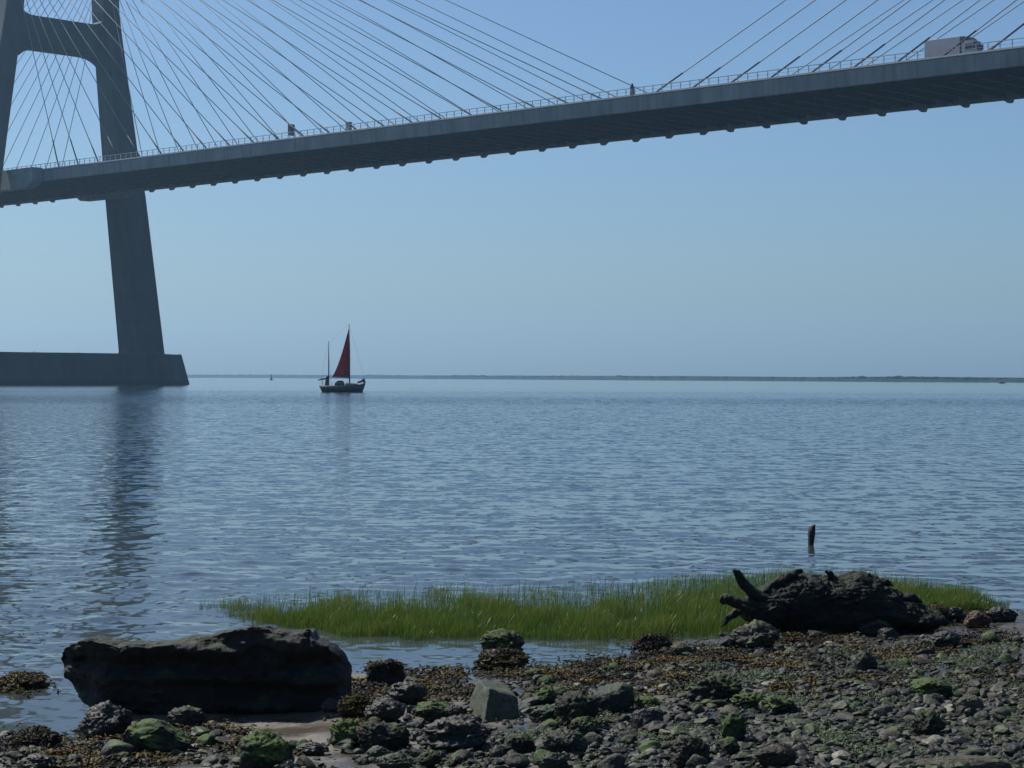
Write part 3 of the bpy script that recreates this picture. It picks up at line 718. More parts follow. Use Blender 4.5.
# --- the long dark slab
def slab():
    r0 = ground(205, 716); s = r0.y / FPX
    xs = np.linspace(0, 1, 260); n_r = 220
    prof_t = [(55, 668), (58, 657), (64, 650), (75, 645), (88, 638), (100, 639), (118, 643), (150, 641), (185, 636), (215, 631), (245, 628), (268, 627), (290, 630), (310, 629), (313, 637), (328, 643), (340, 655), (347, 668)]
    prof_b = [(55, 668), (60, 682), (72, 697), (88, 709), (120, 718), (200, 720), (300, 716), (346, 712), (347, 690)]
    tx = np.array([q[0] for q in prof_t]); ty = np.array([q[1] for q in prof_t]); bx_ = np.array([q[0] for q in prof_b]); by_ = np.array([q[1] for q in prof_b])
    V = []
    for t in xs:
        px = 55 + 292 * t
        pe = px - 5 * max(0, 1 - t / .12)
        top = (716 - np.interp(px, tx, ty)) * s; bot = (716 - np.interp(px, bx_, by_)) * s
        e = min(1, (1 - (2 * t - 1) ** 10)) ** .5
        dep = .46 * (.45 + .55 * e)
        cz = (top + bot) / 2; hz = max((top - bot) / 2, .02)
        aa = np.linspace(0, 2 * math.pi, 1441); ca_ = np.cos(aa); sa_ = np.sin(aa)
        cc = np.sign(ca_) * np.abs(ca_) ** .22; qq = np.sign(sa_) * np.abs(sa_) ** .20
        al = np.concatenate([[0], np.cumsum(np.hypot(np.diff(cc * dep * .5), np.diff(qq * hz)))]); tg = np.linspace(0, al[-1], n_r + 1)[:-1]
        cc = np.interp(tg, al, cc); qq = np.interp(tg, al, qq)
        for c_, q_ in zip(cc, qq):
            ov = .07 * (q_ * .5 + .5) + .05 * max(0, (q_ - .5) * 2) ** 3 * (c_ < 0)
            V.append(((pe - 205) * s, .30 + c_ * dep * .5 - ov, cz + q_ * hz - .05 * (q_ * .5 + .5) * (c_ * .5 + .5)))
    V = np.array(V)
    nrm = V - np.array([0, .3, .25]); 
    P = V * np.array([2.2, 4, 4.5])
    d = .040 * fbm(P, 5, 91, .55) + .022 * np.abs(fbm(P * np.array([1.5, 3, 4]), 4, 95, .6))
    dirn = np.stack([0.5 * np.sign(nrm[:, 0]) * (np.abs(nrm[:, 0]) > .75), np.clip((V[:, 1] - .3) * 3, -1, 1), np.clip((V[:, 2] - .25) * 3, -1, 1)], 1)
    # long ledges on the front face
    led = .03 * np.sin(V[:, 2] * 34 + 2.0 * perlin(V * 3, 4)) * (perlin(V * np.array([2.2, 1, 4]), 8) > -.1) * (V[:, 1] < .15)
    tt = (V[:, 0] / s + 205 - 55) / 292
    V[:, 1] += .20 * np.clip(1 - tt / .20, 0, 1) ** 1.3 + .12 * np.clip((tt - .92) / .08, 0, 1) ** 2
    V[:, 1] += np.where(V[:, 1] < .3, 1, 0) * (.06 * perlin(V * np.array([3.0, .1, 3.6]), 67) + .045 * np.abs(perlin(V * np.array([4.5, .1, 6.5]), 68)) + .02 * fbm(V * np.array([14, 2, 17]), 3, 69))
    d = d * (1 + .5 * np.clip(1.6 - tt / .16, 0, 1)) + .05 * np.clip(.2 - np.abs(perlin(V * np.array([2.6, 3, 3.4]), 66)), 0, 1) * -2.2
    V = V + dirn * d[:, None]; V[:, 1] -= led * 1.3
    F = []
    nx = len(xs)
    for i in range(nx - 1):
        for j in range(n_r):
            a = i * n_r + j; b = i * n_r + (j + 1) % n_r; F.append((a, a + n_r, b + n_r, b))
    c0 = len(V); V = np.vstack([V, V[:n_r].mean(0), V[-n_r:].mean(0)])
    T = [(j, (j + 1) % n_r, c0) for j in range(n_r)] + [((nx - 1) * n_r + (j + 1) % n_r, (nx - 1) * n_r + j, c0 + 1) for j in range(n_r)]
    me = mesh_np('rock_slab', V, [np.array(F), np.array(T)])
    bm = bmesh.new(); bm.from_mesh(me); bmesh.ops.recalc_face_normals(bm, faces=bm.faces); bm.to_mesh(me); bm.free()
    o = link('rock_slab', me, rock_mat('slab_rock', (0.008, 0.0072, 0.006), (0.020, 0.0175, 0.014), moss=.42, moss_col=(0.014, 0.021, 0.009), moss_b=(0.038, 0.048, 0.018), speck=0, wet=.7, bump=1.0))
    o.location = (r0.x, r0.y, r0.z - .01)
    tag(o, 'long dark rock slab with a flat top and undercut front at the water edge', 'rock')
    heroes.append((r0.x, r0.y + .3, 1.4, 'the long dark slab'))
slab()

# --- angular block with a pale left face
def cut_block():
    g = ground(494, 721); s = g.y / FPX
    P = lambda px, py, y: ((px - 494) * s, y, (721 - py) * s)
    lo = [P(466, 722, .34), P(485, 724, -.06), P(521, 722, .12), P(503, 722, .46)]
    hi = [P(477, 689, .40), P(490, 690, .06), P(519, 702, .18), P(505, 694, .46)]
    b = bmesh.new(); vs = [b.verts.new(q) for q in lo + hi]
    for fc in ((3, 2, 1, 0), (4, 5, 6, 7), (0, 1, 5, 4), (1, 2, 6, 5), (2, 3, 7, 6), (3, 0, 4, 7)): b.faces.new([vs[i] for i in fc])
    bmesh.ops.recalc_face_normals(b, faces=b.faces)
    bmesh.ops.bevel(b, geom=list(b.edges), offset=.012, segments=2, affect='EDGES', profile=.5)
    bmesh.ops.subdivide_edges(b, edges=list(b.edges), cuts=7, use_grid_fill=True)
    bmesh.ops.triangulate(b, faces=b.faces)
    co = np.array([q.co[:] for q in b.verts]); b.normal_update(); nn = np.array([q.normal[:] for q in b.verts])
    co += nn * (.010 * fbm(co * 14, 4, 5, .6))[:, None]
    for q, c in zip(b.verts, co): q.co = c
    me = bpy.data.meshes.new('rock'); b.to_mesh(me); b.free(); 
    for p in me.polygons: p.use_smooth = True
    o = link('rock', me, rock_mat('block_rock', (0.045, 0.048, 0.030), (0.085, 0.088, 0.055), moss=.1, wet=.7, bump=.5)); o.location = g
    tag(o, 'angular block of rock with a pale greenish left face and a black right face', 'rock')
    heroes.append((g.x, g.y + .1, .17, 'the angular pale faced block'))
cut_block()

H = put_rock
H(103, 739, 54, 37, 'dark domed rock at the left end of the long slab, speckled with barnacles', M_DARK, 11, short='the dark domed rock by the slab')
H(187, 727, 40, 20, 'low dark grey rock resting in front of the long slab', M_GREY, 12)
H(156, 754, 70, 33, 'wedge shaped rock with a bright green algae top in front of the long slab', M_GREEN, 13, rough=.12, tilt=.12, short='the green wedge rock')
H(33, 750, 48, 20, 'dark seaweed covered rock at the left edge of the sand', M_WRACK, 14)
H(37, 770, 42, 15, 'dark rounded rock cut by the bottom left corner', M_DARK, 15)
H(266, 770, 60, 38, 'boulder with a fuzzy green left side at the bottom edge on the sand', M_GREEN, 16, short='the green sided boulder on the sand')
H(312, 756, 32, 13, 'low black rock right of the green sided boulder on the sand', M_DARK, 17, 5)
H(20, 690, 54, 16, 'mound of dark wrack rising from the water left of the slab', M_WRACK, 18, rough=.30, name='wrack_covered_rock')
H(385, 686, 41, 25, 'square rock topped with brown wrack standing at the channel edge right of the slab', M_WRACK, 19, boxy=.8, cuts=3, short='the square wrack topped rock')
H(407, 704, 44, 22, 'black wedge rock below the square wrack topped rock', M_DARK, 20)
H(386, 723, 44, 24, 'dark rock with a ridged top right of the yellow wrack clump', M_DARK, 21)
H(356, 719, 36, 22, 'rock hidden under yellow brown wrack at the right end of the slab', M_WRACK, 22, rough=.28)
H(331, 713, 20, 14, 'small pale grey rock at the foot of the slab right end', M_PALE, 23, 5)
H(435, 722, 42, 21, 'rounded rock with a mossy green cap left of the angular pale faced block', M_GREEN, 24, short='the mossy capped rock left of the angular block')
H(454, 721, 24, 16, 'small brownish rock between the mossy cap and the angular block', M_BROWN, 25, 5)
H(458, 751, 74, 34, 'broad black rough rock in front of the angular pale faced block', M_DARK, 26, rough=.30, short='the broad black rough rock')
H(423, 731, 15, 11, 'tiny dark cobble nestled against the upper left corner of the broad black rough rock', M_DARK, 27, 5)
H(348, 747, 36, 26, 'double humped green rock left of centre, the left one of the pair', M_GREEN, 28, short='the double humped green rock')
H(384, 752, 56, 30, 'dark rock with green streaks right of the double humped green rock', M_MOSS, 29)
H(380, 762, 26, 15, 'smooth grey stone under the green streaked rock', M_GREY, 30, 5)
H(398, 772, 42, 18, 'pale olive flat boulder at the bottom edge left of centre', M_GREY, 31)
H(430, 768, 24, 17, 'round dark green stone at the bottom edge beside the olive boulder', M_MOSS, 32, 5)
H(502, 670, 58, 20, 'broad base rock in the shallow channel with wrack around it', M_WRACK, 33, rough=.27, short='the channel rock')
H(503, 656, 46, 26, 'layered rock with a green flat top sitting on the channel base rock', M_MOSS, 34, rough=.34, boxy=.5, cuts=10)
H(546, 704, 26, 17, 'green rounded rock right of the angular pale faced block', M_GREEN, 35, 5)
H(547, 687, 20, 11, 'small green topped rock behind the wrack right of the channel rock', M_GREEN, 36, 5)
H(535, 678, 20, 9, 'tiny green rock just right of the channel rock', M_GREEN, 37, 5)
H(547, 723, 34, 17, 'grey green wedge rock pointing left below the green rounded rock', M_TEAL, 38, tilt=-.15)
H(579, 730, 48, 40, 'tall rounded mossy boulder near the centre of the shore', M_MOSS, 39, rough=.26, short='the tall mossy boulder')
H(586, 737, 32, 20, 'bright green rock tucked in front of the tall mossy boulder', M_GREEN, 40, 5)
H(615, 714, 44, 30, 'blue green wedge rock right of the tall mossy boulder', M_TEAL, 41, cuts=12, rough=.12, short='the blue green wedge rock')
H(650, 734, 34, 24, 'black cubic rock with a flat lit top on wet sand', M_DARK, 42, boxy=.75, cuts=4, rough=.12, short='the black cubic rock')
H(650, 709, 28, 12, 'low mossy rock behind the black cubic rock', M_GREEN, 43, 5)
H(719, 703, 56, 27, 'broad rock with bright moss on its left and a black right side', M_MOSS, 44, rough=.27, short='the broad half mossy rock')
H(565, 757, 52, 27, 'dark jagged rock below the tall mossy boulder', M_GREY, 45, rough=.28)
H(521, 757, 34, 23, 'moss speckled rock right of the broad black rough rock', M_MOSS, 46)
H(556, 772, 36, 19, 'grey green rock at the bottom edge under the jagged rock', M_TEAL, 47)
H(692, 766, 44, 29, 'brown grey boulder at the bottom edge right of centre', M_BROWN, 48, rough=.27, short='the brown grey boulder')
H(736, 746, 28, 35, 'upright pointed mossy rock among the shingle', M_MOSS, 49, cuts=7, short='the upright mossy rock')
H(731, 756, 28, 18, 'low mossy stone leaning on the foot of the upright mossy rock', M_MOSS, 50, 5)
H(752, 712, 38, 19, 'green mossy rock below the broad half mossy rock', M_GREEN, 51, rough=.30)
H(783, 716, 38, 20, 'green mossy mound right of the other mossy rocks mid shore', M_GREEN, 52, rough=.30)
H(757, 649, 52, 28, 'grey topped rock under the driftwood roots', M_GREY, 53, rough=.27, short='the rock under the driftwood roots')
H(879, 636, 46, 20, 'long grey rock leaning against the right foot of the driftwood stump', M_GREY, 54, rough=.12)
H(980, 628, 30, 17, 'reddish brown rounded rock at the right end of the grass', M_RED, 55, short='the reddish rock')
H(948, 648, 32, 17, 'black pointed rock below the reddish rock', M_DARK, 56)
H(868, 673, 24, 23, 'small upright green rock on the shingle below the stump', M_TEAL, 57, cuts=7, short='the small upright green rock')
H(934, 697, 46, 18, 'mat of bright green moss over a flat rock on the right', M_GREEN, 58, rough=.2)
H(930, 739, 38, 30, 'dark hollowed mossy rock in the right foreground', M_MOSS, 59, rough=.32, short='the hollowed mossy rock')
H(973, 713, 28, 18, 'pale rounded boulder in the right foreground', M_PALE, 60, rough=.12, short='the pale rounded boulder')
H(655, 652, 36, 17, 'mound of glossy dark wrack at the front of the grass', M_WRACK, 61, rough=.2, name='wrack_covered_rock')
H(686, 657, 28, 15, 'pinkish pale rock beside the dark wrack mound', M_PALE, 62, 5)
H(778, 770, 44, 24, 'reddish brown slab cut by the bottom edge', M_BROWN, 63, cuts=12)
H(972, 772, 110, 14, 'long flat grey ledge cut by the bottom right corner', M_PALE, 64, boxy=.5, cuts=10, rough=.12, depth_k=.3)
H(910, 630, 44, 26, 'dark jagged rock right of the stump tail', M_DARK, 65, rough=.30)
H(936, 624, 34, 20, 'dark rock between the stump tail and the reddish rock', M_WRACK, 66, rough=.30)
H(958, 622, 26, 15, 'dark knobbly rock touching the reddish rock', M_DARK, 67, rough=.30)
H(890, 640, 22, 12, 'small dark rock at the lower right of the stump', M_DARK, 68, 5)
H(1003, 622, 36, 15, 'low dark rock at the right edge behind the reddish rock', M_DARK, 69, rough=.27)

# ------------------------------------------------------------------ driftwood stump
def stump():
    g = ground(825, 633); s = g.y / FPX
    root = empty('driftwood_stump', g); tag(root, 'black rotting driftwood stump with claw like roots lying in front of the grass', 'stump')
    P = lambda px, py, y=0.0: Vector(((px - 825) * s, y, (633 - py) * s))
    barkm = rock_mat('rotten_bark', (0.004, 0.0034, 0.0028), (0.011, 0.0092, 0.007), moss=.60, moss_col=(0.006, 0.011, 0.003), moss_b=(0.018, 0.027, 0.008), wet=.7, bump=1.2)
    b = bmesh.new()
    blobs = [(800, 605, .20, 42, 30), (782, 606, .16, 34, 24), (815, 600, .24, 34, 27), (845, 606, .26, 50, 30), (866, 600, .26, 32, 29), (884, 609, .26, 32, 24), (903, 617, .26, 30, 16), (830, 618, .24, 82, 20), (925, 622, .26, 28, 11), (768, 612, .14, 26, 18), (758, 608, .12, 18, 11)]
    for (px, py, y, rx, rz) in blobs:
        M = Matrix.Translation(P(px, py, y)) @ Matrix.Diagonal((rx * s, .26 if rx > 25 else .16, rz * s * (.86 if py < 612 else .95), 1))
        bmesh.ops.create_icosphere(b, subdivisions=4, radius=1, matrix=M)
    me = bpy.data.meshes.new('t'); b.to_mesh(me); b.free()
    t = bpy.data.objects.new('t', me); C.objects.link(t)
    rm = t.modifiers.new('r', 'REMESH'); rm.mode = 'VOXEL'; rm.voxel_size = .009
    sm = t.modifiers.new('s', 'SMOOTH'); sm.iterations = 6; sm.factor = .5
    dg = bpy.context.evaluated_depsgraph_get(); m2 = bpy.data.meshes.new_from_object(t.evaluated_get(dg))
    bpy.data.objects.remove(t)
    n = len(m2.vertices); co = np.empty(n * 3, np.float32); m2.vertices.foreach_get('co', co); co = co.reshape(-1, 3).astype(float)
    no = np.empty(n * 3, np.float32); m2.vertices.foreach_get('normal', no); no = no.reshape(-1, 3)
    # furrowed, root like ridges running along the trunk and folding over its left end
    q = co.copy(); q[:, 0] += .25 * fbm(co * 3, 2, 7)
    rid = np.abs(perlin(np.stack([q[:, 0] * 5.5 - q[:, 2] * 4, q[:, 1] * 7, q[:, 2] * 6 + q[:, 0] * 2], 1), 3))
    co += no * (.022 * fbm(co * 4, 3, 17, .55) - .055 * (0.16 - rid) * (rid < .16) * 2 + .030 * (np.abs(fbm(co * np.array([9, 16, 18]), 5, 19, .62)) - .25) + .012 * fbm(co * np.array([8, 34, 34]), 4, 23, .65))[:, None]
    m2.vertices.foreach_set('co', co.astype(np.float32).ravel()); m2.update()
    for p in m2.polygons: p.use_smooth = True
    m2.materials.clear(); link('trunk', m2, barkm, root)
    def limb(pts, radii, sd):
        pts = [P(*q) for q in pts]; K = 26; ps = []; rs_ = []
        for i in range(K + 1):
            t = i / K * (len(pts) - 1); a = min(int(t), len(pts) - 2); fr = t - a
            ps.append(pts[a].lerp(pts[a + 1], fr)); rs_.append((radii[a] + (radii[a + 1] - radii[a]) * fr) * s)
        o = MB().tube(ps, rs_, 18).build('root', barkm, root, True)
        cc = np.array([v.co[:] for v in o.data.vertices]); nn = np.array([v.normal[:] for v in o.data.vertices])
        dd = .016 * fbm(cc * 13 + sd, 4, sd, .65) - .008 * (np.abs(perlin(cc * np.array([26, 26, 9]) + sd, 2)) < .08)
        for v, c in zip(o.data.vertices, cc + nn * dd[:, None]): v.co = c
        return o
    limb([(776, 606, .05), (757, 597, 0), (745, 585, -.02), (737, 573, -.03), (734, 569, -.03)], [9, 7.5, 5.5, 3.6, .8], 3)
    limb([(776, 612, .05), (755, 607, -.02), (738, 602, -.06), (724, 598, -.08), (720, 597, -.08)], [8, 7, 6, 5.8, 3.2], 5)
    limb([(772, 616, .02), (757, 613, -.06), (742, 606, -.1), (733, 603, -.1)], [5, 4.5, 4, 1.5], 6)
    limb([(756, 610, .06), (742, 611, .03), (731, 617, .02), (724, 625, .02), (722, 628, .02)], [5, 4.5, 3.8, 2.6, 1], 8)
    limb([(788, 588, .10), (781, 584, .08), (775, 586, .06)], [6, 4, 1.2], 11)
    limb([(838, 584, .20), (834, 575, .18), (829, 573, .17)], [6, 3.5, .8], 12)
    limb([(884, 590, .24), (892, 585, .22), (899, 588, .22)], [7, 4, 1.0], 13)
    limb([(905, 606, .22), (917, 600, .2), (928, 604, .2)], [7, 5, 1.2], 14)
    limb([(762, 598, .02), (772, 587, .06), (790, 578, .12), (806, 573, .18)], [4, 5, 5, 2], 15)
    heroes.append((g.x, g.y + .3, .7, 'the driftwood stump'))
stump()

# ------------------------------------------------------------------ individual stones of the shingle
lib = [rock_np(200 + k, 3, 8, .13 if k % 3 else .06, boxy=.35 * (k % 4 == 0)) for k in range(14)]
mats = {'dark': M_DARK, 'grey': M_GREY, 'pale': M_PALE, 'brown': M_BROWN, 'mossy': M_MOSS, 'green': M_GREEN, 'greenish grey': M_TEAL}
libme = {}
for k, (v, f) in enumerate(lib):
    for c, mt in mats.items():
        libme[(k, c)] = None
rs2 = np.random.default_rng(77)
placed = [(h[0], h[1], h[2] * .8) for h in heroes]
def occupied(x, y, r):
    return any((x - a) ** 2 + ((y - b) * 1.15) ** 2 < (r + c) ** 2 * .8 for a, b, c in placed)
stones = []
tries = 0
while len(stones) < 234 and tries < 60000:
    tries += 1
    if len(stones) < 26: px, py = rs2.uniform(0, 460), rs2.uniform(716, 772)
    else:
        px, py = rs2.uniform(430, 1040), rs2.uniform(640, 775)
        if py < 690 and rs2.random() < .6: continue
        if px < 620 and rs2.random() < .35: continue
        if py < 668 - (px - 600) * .06: continue
    wpx = float(np.clip(12.0 * rs2.lognormal(0, .42), 8, 32)) * (py - 250) / 480
    g = ground(px, py)
    if g.z < 0.004: continue
    r = wpx * g.y / FPX / 2
    if occupied(g.x, g.y, r): continue
    pr = [.24, .17, .08, .07, .27, .13, .04] if px > 560 else [.34, .14, .08, .08, .2, .12, .04]
    c = rs2.choice(list(mats), p=pr)
    placed.append((g.x, g.y, r)); stones.append((g, r, c))
CAT = {'dark': 'dark', 'grey': 'grey', 'pale': 'pale', 'brown': 'brown', 'mossy': 'moss flecked', 'green': 'green coated', 'greenish grey': 'greenish grey'}
def nearest(g):
    best = min(heroes, key=lambda h: (h[0] - g.x) ** 2 + (h[1] - g.y) ** 2)
    dx, dy = (g.x - best[0]) / max(best[2], .05), (g.y - best[1]) / max(best[2], .05)
    if abs(dx) > abs(dy): rel = 'right of' if dx > 0 else 'left of'
    else: rel = 'behind' if dy > 0 else 'in front of'
    return best, rel, math.hypot(g.x - best[0], g.y - best[1])
heroes_short = []
ORD = ['closest', 'second closest', 'third closest', 'fourth closest', 'fifth closest', 'sixth closest', 'seventh closest', 'eighth closest', 'ninth closest', 'tenth closest']
buck = {}
named = [h for h in heroes if h[3].startswith('the ')]
heroes_all = heroes; heroes = named
for i, (g, r, c) in enumerate(stones):
    b, rel, dist = nearest(g); buck.setdefault((c, b[3], rel), []).append((dist, i))
label = {}
for (c, nm, rel), L_ in buck.items():
    L_.sort()
    for j, (d_, i) in enumerate(L_):
        label[i] = ('small %s stone %s %s' % (CAT[c], rel, nm)) if len(L_) == 1 else '%s small %s stone %s %s' % (ORD[min(j, 9)], CAT[c], rel, nm)
for i, (g, r, c) in enumerate(stones):
    k = int(rs2.integers(0, len(lib)))
    if libme[(k, c)] is None:
        libme[(k, c)] = mesh_np('stone', lib[k][0], lib[k][1]); libme[(k, c)].materials.append(mats[c])
    o = bpy.data.objects.new('stone', libme[(k, c)]); C.objects.link(o)
    o.scale = (2 * r * rs2.uniform(.9, 1.15), 2 * r * rs2.uniform(.7, 1.0), 2 * r * rs2.uniform(.55, .95))
    o.rotation_euler = (rs2.normal(0, .16), rs2.normal(0, .16), rs2.uniform(0, 6.28))
    o.location = (g.x, g.y, g.z + o.scale.z * .22)
    tag(o, label[i], 'stone', 'stones strewn over the shore')

# ------------------------------------------------------------------ shingle between them: past counting
def ground_np(px, py):
    Y = EYE / ((py - hor(px)) / FPX)
    for _ in range(4):
        z = np.maximum(terrain((px - 512) / FPX * Y, Y), 0); Y = .5 * Y + .5 * (EYE - z) / ((py - hor(px)) / FPX)
    X = (px - 512) / FPX * Y
    return X, Y, terrain(X, Y)
_tab = perlin(np.stack([np.repeat(np.arange(256) / 8.0, 256), np.tile(np.arange(256) / 8.0, 256), np.full(65536, .37)], 1), 500).reshape(256, 256)
def perlin1(x, y, k=0): return float(_tab[int((x * 8 + 40 * k) % 256), int((y * 8 + 17 * k) % 256)])
def scatter_blobs(name, n, fn, sub, mat, seed, lab, cat, flat=.68, med=.027):
    r = np.random.default_rng(seed); v0, f0 = ico(sub); Vs = []; Fs = []; Cs = []; base = 0
    shapes = []
    for k in range(24):
        q = rock_np(600 + k + seed * 31, sub, 9, .34, depth=.6)[0]; shapes.append(q)
    px, py = fn(r, n)
    X, Y, Z = ground_np(px, py)
    for x, y, z in zip(X, Y, Z):
        if z < -.004: continue
        sz = float(np.clip(r.lognormal(math.log(med), .55), .010, .10))
        a = r.uniform(0, 6.28); ca, sa = math.cos(a), math.sin(a)
        q = shapes[r.integers(0, 24)] * np.array([sz * r.uniform(.8, 1.6), sz, sz * flat * r.uniform(.6, 1.3)])
        q = q @ np.array([[ca, sa, 0], [-sa, ca, 0], [r.normal(0, .45), r.normal(0, .45), 1]])
        Vs.append(q + np.array([x, y, z + sz * flat * .2 + max(0, r.normal(0, .012))])); Fs.append(f0 + base); base += len(v0)
        gr = perlin1(x * 1.9, y * 1.9, 5)
        Cs.append(np.full(len(v0), .74 + .14 * r.random() if r.random() < gr * 1.6 else r.random() ** 1.25))
    me = mesh_np(name, np.concatenate(Vs), np.concatenate(Fs), False)
    at = me.attributes.new('tone', 'FLOAT', 'POINT'); at.data.foreach_set('value', np.concatenate(Cs).astype(np.float32))
    return tag(link(name, me, mat), lab, cat, kind='stuff')

def tone_mat(name, stops, rough=.6, noise=30, spec=.4):
    m, N, L, B = new_mat(name)
    at = N.new('ShaderNodeAttribute'); at.attribute_name = 'tone'
    r = N.new('ShaderNodeValToRGB'); e = r.color_ramp.elements
    e[0].position = stops[0][0]; e[0].color = (*stops[0][1], 1); e[1].position = stops[-1][0]; e[1].color = (*stops[-1][1], 1)
    for p, c in stops[1:-1]: k = e.new(p); k.color = (*c, 1)
    L.new(at.outputs['Fac'], r.inputs[0])
    geo = N.new('ShaderNodeNewGeometry'); n = _noise(N, L, geo.outputs['Position'], noise, 4)
    d = _ramp(N, L, n, .35, .7, (.55,) * 3, (1.15,) * 3)
    x = N.new('ShaderNodeMix'); x.data_type = 'RGBA'; x.blend_type = 'MULTIPLY'; x.inputs[0].default_value = 1; L.new(r.outputs[0], x.inputs[6]); L.new(d, x.inputs[7])
    L.new(x.outputs[2], B.inputs['Base Color']); B.inputs['Roughness'].default_value = rough; B.inputs['Specular IOR Level'].default_value = spec
    bp = N.new('ShaderNodeBump'); bp.inputs['Strength'].default_value = .6; bp.inputs['Distance'].default_value = .006; L.new(n, bp.inputs['Height']); L.new(bp.outputs[0], B.inputs['Normal'])
    return m, N, L, B
pebm = tone_mat('shingle_stone', [(0, (0.008, 0.0075, 0.005)), (.35, (0.020, 0.0185, 0.011)), (.62, (0.044, 0.039, 0.023)), (.72, (0.018, 0.026, 0.008)), (.86, (0.042, 0.060, 0.015)), (.94, (0.085, 0.078, 0.052)), (1, (0.21, 0.195, 0.145))], .65)[0]
def f_shingle(r, n):
    px, py = r.uniform(400, 1045, n * 4), r.uniform(625, 778, n * 4)
    w = np.clip((px - 480) / 260, .15, 1) * np.clip((py - 640 + (px - 600) * .05) / 60, .12, 1)
    w = w * np.clip(.85 + 1.3 * perlin(np.stack([px * .017, py * .045, 0 * px], 1), 18), .15, 1)
    k = r.random(n * 4) < w; return px[k][:n], py[k][:n]
scatter_blobs('shingle', 8200, f_shingle, 2, pebm, 1, 'dark shingle of small broken stones and shells covering the right foreground', 'shingle')
def f_grit(r, n):
    px, py = r.uniform(-20, 520, n * 4), r.uniform(690, 778, n * 4)
    k = ~((px > 235) & (px < 345) & (py < 742)) & (r.random(n * 4) < .12 + .88 * (perlin(np.stack([px * .025, py * .06, 0 * px + 2], 1), 8) > .05)); return px[k][:n], py[k][:n]
scatter_blobs('grit', 1100, f_grit, 2, pebm, 2, 'scattered grit and little stones on the wet sand at left', 'grit')

